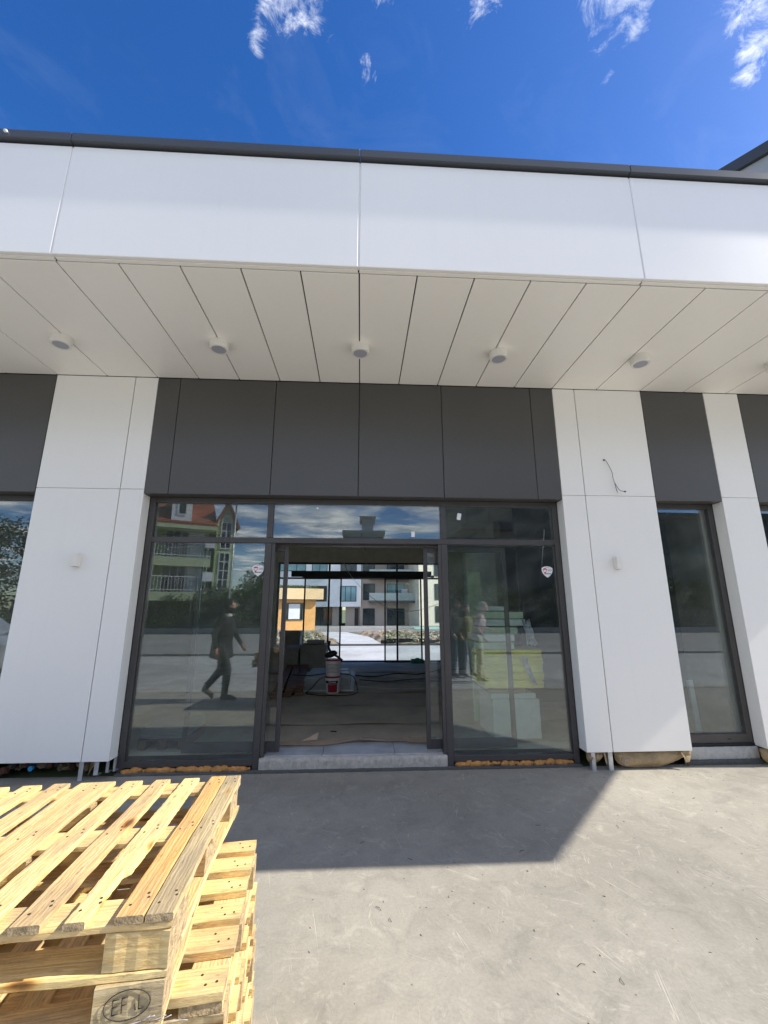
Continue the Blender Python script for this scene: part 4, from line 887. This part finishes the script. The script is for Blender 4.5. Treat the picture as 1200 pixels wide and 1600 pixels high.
def window_(par, x0, x1, z0, z1, y, mt='aglass', n=2, fr='dframe', t=.06, nm='window'):
    b = bmesh.new(); w = .07
    bx(b, x0, x0+w, y-t, y+.05, z0, z1); bx(b, x1-w, x1, y-t, y+.05, z0, z1); bx(b, x0+w, x1-w, y-t+.002, y+.05, z1-w, z1); bx(b, x0+w, x1-w, y-t+.002, y+.05, z0, z0+w)
    for k in range(1, n): xx = x0+(x1-x0)*k/n; bx(b, xx-w/2, xx+w/2, y-t+.004, y+.05, z0+w, z1-w)
    f = finish(nm, b, fr, par); b = bmesh.new(); bx(b, x0+w, x1-w, y-.02, y+.04, z0+w, z1-w); finish('pane', b, mt, f); return f
def part(par, name, mt, *boxes, bev=0):
    b = bmesh.new()
    for q in boxes: bx(b, *q, 0, bev)
    return finish(name, b, mt, par)
def apartments():
    t = thing('apartment_building', 'white and taupe modern apartment building with balconies across the courtyard', 'building', (0, 58, -.8))
    # local: z from the base, y = 0 front plane
    zf = [3.2, 6.3, 9.4, 12.5]
    part(t, 'wall', 'awhite', (-24, -.02, .0, 12, 2.52, 13.4)); part(t, 'ground_floor_wall', 'taupe', (-24, -2.9, 1.0, 12, .0, 2.52), (-2.0, .0, 1.0, 12, .0, 2.52))
    part(t, 'middle_wall', 'taupe', (0.02, 7.6, .6, 12, 0, 13.4)); 
    for x0, x1, n in ((-22.6, -18.5, 3), (-17.0, -12.5, 4), (-11.2, -7.4, 3), (-6.6, -4.5, 2), (-2.75, -.55, 3)):
        for i, z in enumerate(zf[:3]): window_(t, x0, x1, z+(0 if x0 > -7 else .9), z+2.05, -.0, 'aglass' if (i+int(x1)) % 3 else 'aglassb', n)
    for x0, x1 in ((-22, -17), (-15, -8), (-6.8, -3.8)): window_(t, x0, x1, .1, 2.45, 1.0, 'aglass', 4)
    part(t, 'entrance_door', 'dframe', (-.75, -.25, .93, 1.0, 0, 2.3))
    for i, z in enumerate([0, 3.3, 6.4, 9.5]):
        window_(t, .35, 1.95, z+.1, z+2.3, .6, 'aglass', 2); window_(t, 3.6, 6.0, z+.1, z+2.3, .6, 'aglass' if i != 1 else 'aglassb', 2)
        if i:
            part(t, 'balcony_slab', 'dark', (1.1, 7.4, -1.2, .58, z-.28, z)); r = part(t, 'balcony_railing', 'rail', (1.15, 7.35, -1.18, -1.15, z+.02, z+1.0))
            if i == 1: bq = bmesh.new(); tube(bq, [(6.0+.28*math.cos(a), .48, z+1.2+.28*math.sin(a)) for a in [k*math.pi/8 for k in range(17)]], .05); bx(bq, 5.6, 6.4, .42, .59, z+.85, z+1.55); finish('air_conditioner', bq, 'awhite', t)
    tw = part(t, 'tower_wall', 'cream', (0, 6.5, 0, 12, 0, 13.4)); tw.location = (7.62, -2.2, 0); tw.rotation_euler = (0, 0, R(20))
    for z in (.5, 3.4, 6.5, 9.6): w = window_(t, 2.35, 3.3, z, z+2.1, 0, 'aglass', 1); w.location = (7.62, -2.2, 0); w.rotation_euler = (0, 0, R(20))
    part(t, 'parapet', 'coping', (-24.1, -.1, -.1, 12, 13.41, 13.55), (-.09, 7.5, .5, 12, 13.41, 13.56))
apartments()
def orange_house():
    t = thing('orange_house', 'small flat-roofed orange house with a curtained window left in the courtyard', 'building', (-4.05, 39.5, -.45), R(24))
    part(t, 'wall', 'orange', (-6, 0, 0, 5, 0, 2.75)); part(t, 'parapet', 'orangel', (-6.2, .55, -.5, 5.2, 2.76, 3.7)); part(t, 'fascia_shadow_gap', 'taupe', (-6.1, .35, -.3, 5.1, 2.70, 2.755))
    f = window_(t, -2.75, -1.15, .95, 2.45, 0, 'aglass', 1, 'dark'); part(t, 'curtain', 'awhite', (-2.45, -1.45, -.035, -.021, 1.05, 2.35))
    b = bmesh.new(); rnd = random.Random(1)
    for k in range(30): leafcloud(b, (-5.8+k*.2, -.1, 3.8), .22, 60, .09, rnd)
    finish('roof_planting', b, 'leaf2', t)
orange_house()
# taller wing seen above the canopy at right
def wing():
    t = thing('corner_block', 'taller grey rendered block with dark coping rising behind the canopy at right', 'building', (0, 0, 0))
    d = Vector((.637, -.771)).normalized(); a = Vector((7.62, 9.13)); e = a + d*5.5; nrm = Vector((.771, .637))
    pts = [a, e, e + nrm*6, a + nrm*6]
    b = bmesh.new(); prism(b, [tuple(p) for p in pts], 0, 11.72); finish('wall', b, 'wing', t)
    q = [a - d*.05 - nrm*.09, e + d*.05 - nrm*.09, e + nrm*6.1, a + nrm*6.1 - d*.05]
    b = bmesh.new(); prism(b, [tuple(p) for p in q], 11.725, 12.02); finish('coping', b, 'coping', t)
    b = bmesh.new(); m = a + d*3.1; prism(b, [tuple(p) for p in (m - nrm*.004, m + d*1.6 - nrm*.004, m + d*1.6 + nrm*.05, m + nrm*.05)], 6.6, 9.2); finish('window', b, 'aglass', t)
wing()

# ------------------------------------------------------------ across the road (seen in the reflections)
def green_house():
    t = thing('green_house', 'green house with red tiled roof, white dormer and arched gable window, reflected at left', 'building', (-8.75, -20.3, 0), R(-24))
    # local x: 0 at tower's right edge, wall to the left (negative); front faces +y
    part(t, 'wall', 'ghouse', (-9.5, -1.6, -9, -.8, 0, 6.75)); part(t, 'corner_wall', 'ghouse', (-7.1, -4.9, -.79, .05, 0, 7.0)); part(t, 'side_wall', 'gtrim', (-5.0, -4.95, -.79, .2, 0, 6.9))
    part(t, 'tower_wall', 'ghouse', (-1.25, 0, -5, .1, 0, 7.0))
    b = bmesh.new(); prism(b, [(-1.35, 7.0), (.1, 7.0), (-.62, 8.65)], -5.1, .12, axis='y'); finish('gable', b, 'gtrim', t)
    b = bmesh.new(); prism(b, [(-1.5, 6.95), (-.62, 8.95), (.25, 6.95), (.15, 6.85), (-.62, 8.66), (-1.4, 6.85)], -5.1, .4, axis='y'); finish('gable_roof', b, 'roof', t)
    b = bmesh.new(); prism(b, [(.7, 6.85), (.7, 7.0), (-4.5, 10.2), (-9.5, 7.0), (-9.5, 6.85)], -9.9, -1.3, axis='x'); r = finish('roof', b, 'roof', t)
    b = bmesh.new(); prism(b, [(.72, 6.6), (.72, 6.84), (-1, 6.84), (-1, 6.6)], -9.9, -1.3, axis='x'); finish('eaves', b, 'gtrim', t)
    part(t, 'dormer', 'pvc', (-4.1, -2.9, -2.5, .5, 6.86, 8.9)); window_(t, -3.75, -3.2, 7.5, 8.7, .5, 'aglass', 1, 'pvc', -.06)
    def win(x0, x1, z0, z1, y, n=2, m2=3):
        b = bmesh.new(); w = .06
        for k in range(n+1): xx = x0+(x1-x0)*k/n; bx(b, xx-w/2, xx+w/2, y, y+.07, z0, z1)
        for k in range(m2+1): zz = z0+(z1-z0)*k/m2; bx(b, x0-w/2, x1+w/2, y+.002, y+.068, zz-w/2, zz+w/2)
        f = finish('window', b, 'pvc', t); b = bmesh.new(); bx(b, x0, x1, y+.01, y+.03, z0, z1); finish('pane', b, 'aglass', f)
    win(-.95, -.30, 2.8, 5.2, .1, 2, 4); win(-.95, -.30, 5.5, 7.3, .1, 2, 3)
    b = bmesh.new(); tube(b, [(-.62+.34*math.cos(a), .15, 7.3+.45*math.sin(a)) for a in [k*math.pi/10 for k in range(11)]], .035); finish('window_arch', b, 'pvc', t)
    for z in (2.55, 4.75):
        part(t, 'balcony_slab', 'gtrim', (-4.9, -1.5, -.79, .35, z-.55, z)); b = bmesh.new()
        for k in range(18): x = -4.85+k*.195; bx(b, x-.012, x+.012, .30, .33, z, z+.95)
        bx(b, -4.88, -1.5, .29, .34, z+.95, z+1.0); bx(b, -4.88, -1.5, .29, .34, z+.12, z+.16); finish('balcony_railing', b, 'pvc', t)
        win(-4.3, -2.9, z+.05, z+2.1, -.79, 3, 1)
        part(t, 'air_conditioner', 'pvc', (-1.9, -1.3, .1, .5, z+.7, z+1.3)); part(t, 'rear_panel', 'awhite', (-2.8, -1.9, -.79, -.74, z, z+2.0))
    b = bmesh.new(); tube(b, [(-4.85, .3, 0), (-4.85, .3, 6.6), (-4.7, .5, 6.8)], .05); finish('downpipe', b, 'pvc', t)
green_house()
def dark_block():
    t = thing('dark_block', 'dark unfinished tall block with projecting slab, reflected in the right window', 'building', (7.4, -20, 0))
    part(t, 'wall', 'dbuild', (0, 1.9, -8, 0, 0, 7.0), (.1, 1.8, -8, -.2, 7.35, 12)); part(t, 'brown_wall', 'dbuild2', (1.92, 9, -8, -.3, 0, 12))
    part(t, 'balcony_slab', 'dbuild', (-.5, 3.3, -3, .9, 6.9, 7.3)); part(t, 'balcony_slab', 'dbuild', (-.4, 3.3, -3, .9, 10.0, 10.3))
    b = bmesh.new()
    for k in range(14): x = -.45+k*.28; bx(b, x-.015, x+.015, .82, .86, 7.31, 8.3)
    bx(b, -.46, 3.25, .81, .87, 8.3, 8.36); finish('balcony_railing', b, 'iron', t)
    for z in (1.0, 3.9): window_(t, .5, 1.5, z, z+1.6, .0, 'aglass', 2, 'dframe', -.06)
    b = bmesh.new(); tube(b, [(4.4, .5, 0), (5.6, .3, 7.0)], .06); finish('prop', b, 'iron', t)
dark_block()
def red_roof_house():
    t = thing('red_roof_house', 'distant low house with red tiled roof, reflected beside the entrance', 'building', (-5.6, -30, 0))
    part(t, 'wall', 'orangel', (-3.2, 3.2, -5, 0, 0, 4.6)); b = bmesh.new(); prism(b, [(-3.7, 4.6), (3.7, 4.6), (1.8, 6.7), (-1.8, 6.7)], -5.4, .4, axis='y'); finish('roof', b, 'roof', t)
    for x in (-2, 0, 2): window_(t, x-.5, x+.5, 2.0, 3.4, 0, 'aglass', 2, 'pvc', -.06)
red_roof_house()
def flat_block():
    t = thing('distant_block', 'distant flat-roofed grey block with a rooftop box, reflected in the middle transom', 'building', (.4, -42, 0))
    part(t, 'wall', 'wing', (-2.3, 2.1, -8, 0, 0, 10.4)); part(t, 'cornice', 'wing', (-2.7, 2.5, -8.2, .4, 10.4, 10.8)); part(t, 'rooftop_box', 'wing', (-.3, 1.1, -5, -1, 10.8, 12.6)); part(t, 'rooftop_roof', 'wing', (-.6, 1.4, -5.4, -.6, 12.6, 12.8))
    for k in range(2): window_(t, -1.9+k*1.9, -.9+k*1.9, 7.6, 9.2, 0, 'aglass', 2, 'pvc', -.06)
flat_block()
def fence():
    t = thing('metal_fence', 'dark metal railing fence along the far pavement, reflected in the windows', 'fence', (0, -17.8, 0))
    part(t, 'base_wall', 'rough', (-40, 34, -.1, .1, 0, .35)); b = bmesh.new()
    for z in (.5, 1.35): bx(b, -40, 34, -.015, .015, z, z+.04)
    x = -40
    while x < 34: bx(b, x-.012, x+.012, .016, .034, .36, 1.5); x += .16
    finish('railing', b, 'iron', t)
    for k in range(28): b = bmesh.new(); bx(b, -.03, .03, -.03, .03, 0, 1.6); finish('post', b, 'iron', t, (-39+k*2.6, -.05, .35))
def long_block():
    t = thing('long_block', 'long slate-coloured block behind the hedge, reflected in the narrow right window', 'building', (17, -27, 0))
    part(t, 'wall', 'dbuild', (0, 24, -8, 0, 0, 9.5)); part(t, 'cornice', 'dbuild2', (-.3, 24.3, -8.3, .3, 9.5, 10)); 
    for k in range(8): window_(t, 1+k*2.8, 2.6+k*2.8, 5.2, 7.0, 0, 'aglass', 2, 'dframe', -.06)
long_block()
fence()
dirs = ['leftmost', 'second', 'third', 'fourth', 'fifth', 'sixth', 'seventh', 'eighth', 'ninth', 'tenth', 'eleventh', 'twelfth', 'thirteenth', 'fourteenth', 'fifteenth', 'sixteenth', 'seventeenth', 'rightmost']
pro = tree('bush', 3.3, 1.7, 5, (-16.5, -19.0, 0), 'leftmost dense bush of the hedge behind the metal fence', 'bush', 'bushes behind the metal fence', 'leaf', .09, 26, 260, .13, .2)
for i, x in enumerate([-14.2, -12, -9.8, -7.6, -5.4, -3.2, -1.0, 1.4, 3.8, 9.2, 11.6, 14.0, 16.4, 18.9, 21.4, 23.9, 26.4]):
    c = copy_tree(pro); c.location = (x, -19.0-.3*(i % 3), 0); c.rotation_euler[2] = i*1.3; s = [1.0, .95, 1.0, 1.05, 1.2, 1.25, .95, .9, 1.05, 1, .95, 1.1, 1.2, 1.15, 1.2, 1.1, 1.2][i]; c.scale = (1, 1, s)
    c['label'] = dirs[i+1]+' dense bush of the hedge behind the metal fence'
tree('street_tree', 6.0, 2.4, 21, (6.2, -18.6, 0), 'airy tree beside the dark block, reflected next to the door', 'tree', 'trees across the road', 'leaf2', .13, 24, 260, .12, .3)
for q, (x, y, h) in enumerate([(-21.5, -19.5, 7.5), (-25.5, -20.5, 8.2)]): tree('street_tree', h, 3.0, 31+q, (x, y, 0), ['tall dark tree at the left end of the hedge', 'tallest dark tree, beyond the left end of the hedge'][q], 'tree', 'trees across the road', 'leaf', .16, 22, 240, .15, .25)
tree('street_tree', 5.6, 2.3, 22, (-6.8, -24, 0), 'round tree in front of the distant red-roofed house', 'tree', 'trees across the road', 'leaf', .13, 22, 260, .13, .3)
def lamp():
    t = thing('street_lamp', 'slim street lamp with flat head standing by the metal fence', 'street lamp', (-7.9, -17.2, 0)); b = bmesh.new(); tube(b, [(0, 0, 0), (0, 0, 3), (0, 0, 8)], .07, 8, 0, .04); finish('pole', b, 'steel', t)
    b = bmesh.new(); bx(b, -.1, .9, -.12, .12, 8.0, 8.1, 0, .03); finish('lamp_head', b, 'steel', t)
lamp()
def car():
    t = thing('parked_car', 'silver hatchback parked left of the shop, mirrored at the left window edge', 'car', (-10.35, -2.3, 0), R(180))
    b = bmesh.new(); P_ = [(-2.05, .35), (-2.1, .7), (-1.95, .92), (-1.2, 1.0), (-.5, 1.42), (.9, 1.45), (1.7, 1.05), (2.0, .95), (2.08, .5), (2.0, .3)]
    n = len(P_); rows = []
    for s in (-.86, -.80, .80, .86):
        k = 1 if abs(s) < .85 else .97
        rows.append([b.verts.new((x*k, s*(1 if z < 1.0 else .82), z)) for x, z in P_])
    for a, c in zip(rows[:-1], rows[1:]):
        for i in range(n): b.faces.new((a[i], a[(i+1) % n], c[(i+1) % n], c[i]))
    b.faces.new(rows[0]); b.faces.new(rows[-1][::-1]); finish('body', b, 'silver', t)
    for s in (-1, 1):
        b = bmesh.new(); prism(b, [(-1.05, 1.02), (-.45, 1.38), (.85, 1.40), (1.45, 1.05)], s*.78, s*.80, axis='y'); finish('side_window', b, 'carglass', t)
        for x in (-1.3, 1.3):
            b = bmesh.new(); cyl(b, (x, s*.8, .32), .32, .2, 'y', 28); w = finish('wheel', b, 'rubber', t); b = bmesh.new(); cyl(b, (x, s*.9, .32), .2, .03, 'y', 14); finish('rim', b, 'steel', w)
        b = bmesh.new(); bx(b, -2.06, -1.9, s*.6-.15, s*.6+.15, .66, .82, 0, .03); finish('headlight', b, 'aglassb', t)
car()

# ------------------------------------------------------------ people (reflected in the glass)
def person(label, loc, rz, J, mats, height=1.0, hairmat='hair', cap=False, group=None):
    """J: joints in metres, facing +x, left = +y; body is one voxel-merged mesh"""
    b = bmesh.new()
    def limb(pts, rad, sub=4):
        pts = [Vector(p) for p in pts]
        for (p, q, r0, r1) in zip(pts[:-1], pts[1:], rad[:-1], rad[1:]):
            n = max(2, int((q-p).length/(.5*min(r0, r1))))
            for k in range(n+1):
                u = k/n; bmesh.ops.create_icosphere(b, subdivisions=2, radius=r0+(r1-r0)*u, matrix=Matrix.Translation(p.lerp(q, u)))
    def blob(p, s, rot=None): bmesh.ops.create_icosphere(b, subdivisions=3, radius=1, matrix=Matrix.Translation(p) @ (rot or Matrix()) @ Matrix.Diagonal((*s, 1)))
    pel, ch, nk, hd = map(Vector, (J['pelvis'], J['chest'], J['neck'], J['head']))
    for u in [k/7 for k in range(8)]:
        c = pel.lerp(ch, u); w = [.155, .150, .145, .142, .150, .160, .170, .172][int(u*7)]; blob(c, ((.16 if J.get('coat') else .115)+.015*u, w, .075))
    blob(ch+Vector((0, 0, .07)), (.10, .155, .07)); limb([ch+Vector((0, 0, .1)), nk, hd-Vector((0, 0, .06))], [.07, .056, .054])
    blob(hd, (.095, .075, .118)); blob(hd+Vector((.04, 0, -.055)), (.05, .05, .05)); blob(hd+Vector((.098, 0, -.012)), (.016, .012, .022)); blob(hd+Vector((.086, 0, -.055)), (.012, .024, .009))
    for s in (-1, 1): blob(hd+Vector((-.005, s*.077, -.01)), (.02, .009, .03)); blob(hd+Vector((.085, s*.03, .012)), (.012, .016, .009))
    seg = []
    for sd, s in (('L', 1), ('R', -1)):
        sh, el, wr = (Vector(J[k+sd]) for k in ('sh', 'el', 'wr')); limb([ch+Vector((0, s*.1, .06)), sh], [.07, .062]); limb([sh, el, wr], [.068, .056, .036]); seg.append(('arm', sh, el)); seg.append(('arm', el, wr))
        d = (wr-el).normalized(); hnd = wr + d*.05; limb([wr, hnd, wr+d*.085], [.028, .034, .030]); seg.append(('skin', wr+d*.035, wr+d*.2))
        side = d.cross(Vector((0, s, 0))).normalized() if abs(d.y) < .9 else Vector((1, 0, 0))
        cu = Vector((.25, -s*.15, 0))
        for k in range(4):
            o = wr+d*.085+side*(-.026+.0175*k); L = (.062, .074, .070, .055)[k]; limb([o, o+d*L*.5, o+d*L*.85+cu*L*.45], [.0095, .009, .0085])
        limb([wr+d*.03+side*-.03, wr+d*.06+side*-.05, wr+d*.09+side*-.055], [.012, .011, .0095])
        hp, kn, an = (Vector(J[k+sd]) for k in ('hip', 'kn', 'an')); limb([hp, kn, an], [.10, .076, .056]); seg.append(('leg', hp+Vector((0, 0, .05)), kn)); seg.append(('leg', kn, an))
        ft = Vector(J['toe'+sd]); limb([an+Vector((-.03, 0, -.04)), an.lerp(ft, .6), ft], [.043, .045, .035]); seg.append(('shoe', an+Vector((-.03, 0, -.05)), ft))
    if J.get('coat'):
        for u in [k/6 for k in range(7)]: blob(pel+Vector((-.01, 0, .06-.26*u)), (.175+.035*u, .165+.015*u, .06))
        seg.append(('torso', pel, pel+Vector((0, 0, -.24))))
    seg += [('torso', pel+Vector((0, 0, .02)), ch+Vector((0, 0, .12))), ('skin', nk+Vector((0, 0, .03)), hd+Vector((.02, 0, 0)))]
    me = bpy.data.meshes.new('person'); b.to_mesh(me); b.free()
    o = tag(link('person', me, None, loc, (0, 0, rz)), label, 'person', group); o.scale = (height,)*3
    r = o.modifiers.new('r', 'REMESH'); r.mode = 'VOXEL'; r.voxel_size = .0105; sm = o.modifiers.new('s', 'SMOOTH'); sm.iterations = 5; sm.factor = .6
    bpy.context.view_layer.update(); me2 = bpy.data.meshes.new_from_object(o.evaluated_get(bpy.context.evaluated_depsgraph_get())); o.modifiers.clear(); o.data = me2; me2.name = 'person'
    order = ['skin', 'torso', 'arm', 'leg', 'shoe']; me2.materials.clear()
    for k in order: me2.materials.append(MT[mats[k]])
    def dist(p, a, c): t_ = max(0, min(1, (p-a).dot(c-a)/max(1e-9, (c-a).length_squared))); return (p-(a+(c-a)*t_)).length
    wgt = {'torso': .13, 'arm': .045, 'leg': .07, 'shoe': .045, 'skin': .05}
    for p in me2.polygons:
        p.use_smooth = True; k = min(seg, key=lambda q: dist(p.center, q[1], q[2])/wgt[q[0]])[0]; p.material_index = order.index(k)
    hb = bmesh.new(); bmesh.ops.create_icosphere(hb, subdivisions=4, radius=1, matrix=Matrix.Translation(hd+Vector((-.012, 0, .022))) @ Matrix.Diagonal((.101, .084, .115, 1)))
    bmesh.ops.delete(hb, geom=[v for v in hb.verts if (v.co.x-hd.x) > .055 and v.co.z < hd.z+.055 or v.co.z < hd.z-.05 or ((v.co.x-hd.x) > -.0 and v.co.z < hd.z+.01)], context='VERTS'); rag(hb, .003, 1)
    bmesh.ops.solidify(hb, geom=hb.faces[:], thickness=.006); finish('cap' if cap else 'hair', hb, hairmat, o, smooth=True)
    if cap:
        pb = bmesh.new(); prism(pb, [(hd.x+.06, hd.y-.06), (hd.x+.15, hd.y-.035), (hd.x+.165, hd.y), (hd.x+.15, hd.y+.035), (hd.x+.06, hd.y+.06)], hd.z+.05, hd.z+.058); finish('cap_visor', pb, hairmat, o)
    if J.get('collar'):
        cb = bmesh.new(); seg_ = 20
        v = [[cb.verts.new((nk.x+r_*math.cos(a), nk.y+r_*math.sin(a), nk.z+z_)) for a in [2*math.pi*k/seg_ for k in range(seg_)]] for r_, z_ in ((.085, -.035), (.066, .012))]
        for k in range(seg_): cb.faces.new((v[0][k], v[0][(k+1) % seg_], v[1][(k+1) % seg_], v[1][k]))
        bmesh.ops.solidify(cb, geom=cb.faces[:], thickness=.006); finish('collar', cb, 'paper', o)
    return o
walk = dict(pelvis=(0, 0, .93), chest=(.03, 0, 1.28), neck=(.045, 0, 1.44), head=(.085, 0, 1.58), shL=(.03, .18, 1.38), elL=(-.09, .22, 1.12), wrL=(-.05, .22, .88), shR=(.03, -.18, 1.38), elR=(.12, -.22, 1.13), wrR=(.27, -.20, .92),
            hipL=(0, .09, .90), knL=(.14, .09, .50), anL=(.12, .09, .10), toeL=(.30, .10, .045), hipR=(0, -.09, .90), knR=(-.02, -.09, .49), anR=(-.26, -.09, .20), toeR=(-.14, -.09, .045), coat=True, collar=True)
person('person in long black jacket with white collar walking, mirrored in the left window', (-2.42, 1.33, 0), 0, walk, dict(skin='skin', torso='coat', arm='coat', leg='trous', shoe='shoe'), 1.0)
st = dict(pelvis=(0, 0, .93), chest=(.0, 0, 1.28), neck=(.01, 0, 1.44), head=(.04, 0, 1.58), shL=(.0, .19, 1.38), elL=(.0, .24, 1.11), wrL=(.12, .20, .95), shR=(.0, -.19, 1.38), elR=(-.02, -.24, 1.11), wrR=(.05, -.23, .87),
          hipL=(0, .09, .90), knL=(.02, .10, .49), anL=(-.01, .11, .09), toeL=(.16, .13, .04), hipR=(0, -.09, .90), knR=(.02, -.10, .49), anR=(-.01, -.11, .09), toeR=(.16, -.13, .04))
talk = dict(st); talk.update(pelvis=(-.05, 0, .93), chest=(.06, 0, 1.27), neck=(.09, 0, 1.43), head=(.14, 0, 1.56), elR=(.12, -.24, 1.10), wrR=(.34, -.16, 1.05), shL=(.06, .19, 1.37), shR=(.06, -.19, 1.37))
person('person in black jacket and dark cap, leftmost of three mirrored at right', (2.26, -.95, 0), R(60), st, dict(skin='skin', torso='coat', arm='coat', leg='navy', shoe='coat'), 1.02, 'coat', True, 'people standing behind the camera')
person('person in olive jacket and dark jeans standing between the black jacket and the patterned shirt', (2.52, -1.0, 0), R(80), st, dict(skin='skin', torso='olive', arm='olive', leg='navy', shoe='coat'), .96, 'hair', False, 'people standing behind the camera')
person('person in pinkish patterned shirt and beige trousers, leaning forward with one arm out', (2.62, -.35, 0), R(20), talk, dict(skin='skin', torso='shirtp', arm='shirtp', leg='beige', shoe='beige'), 1.0, 'hairg', False, 'people standing behind the camera')
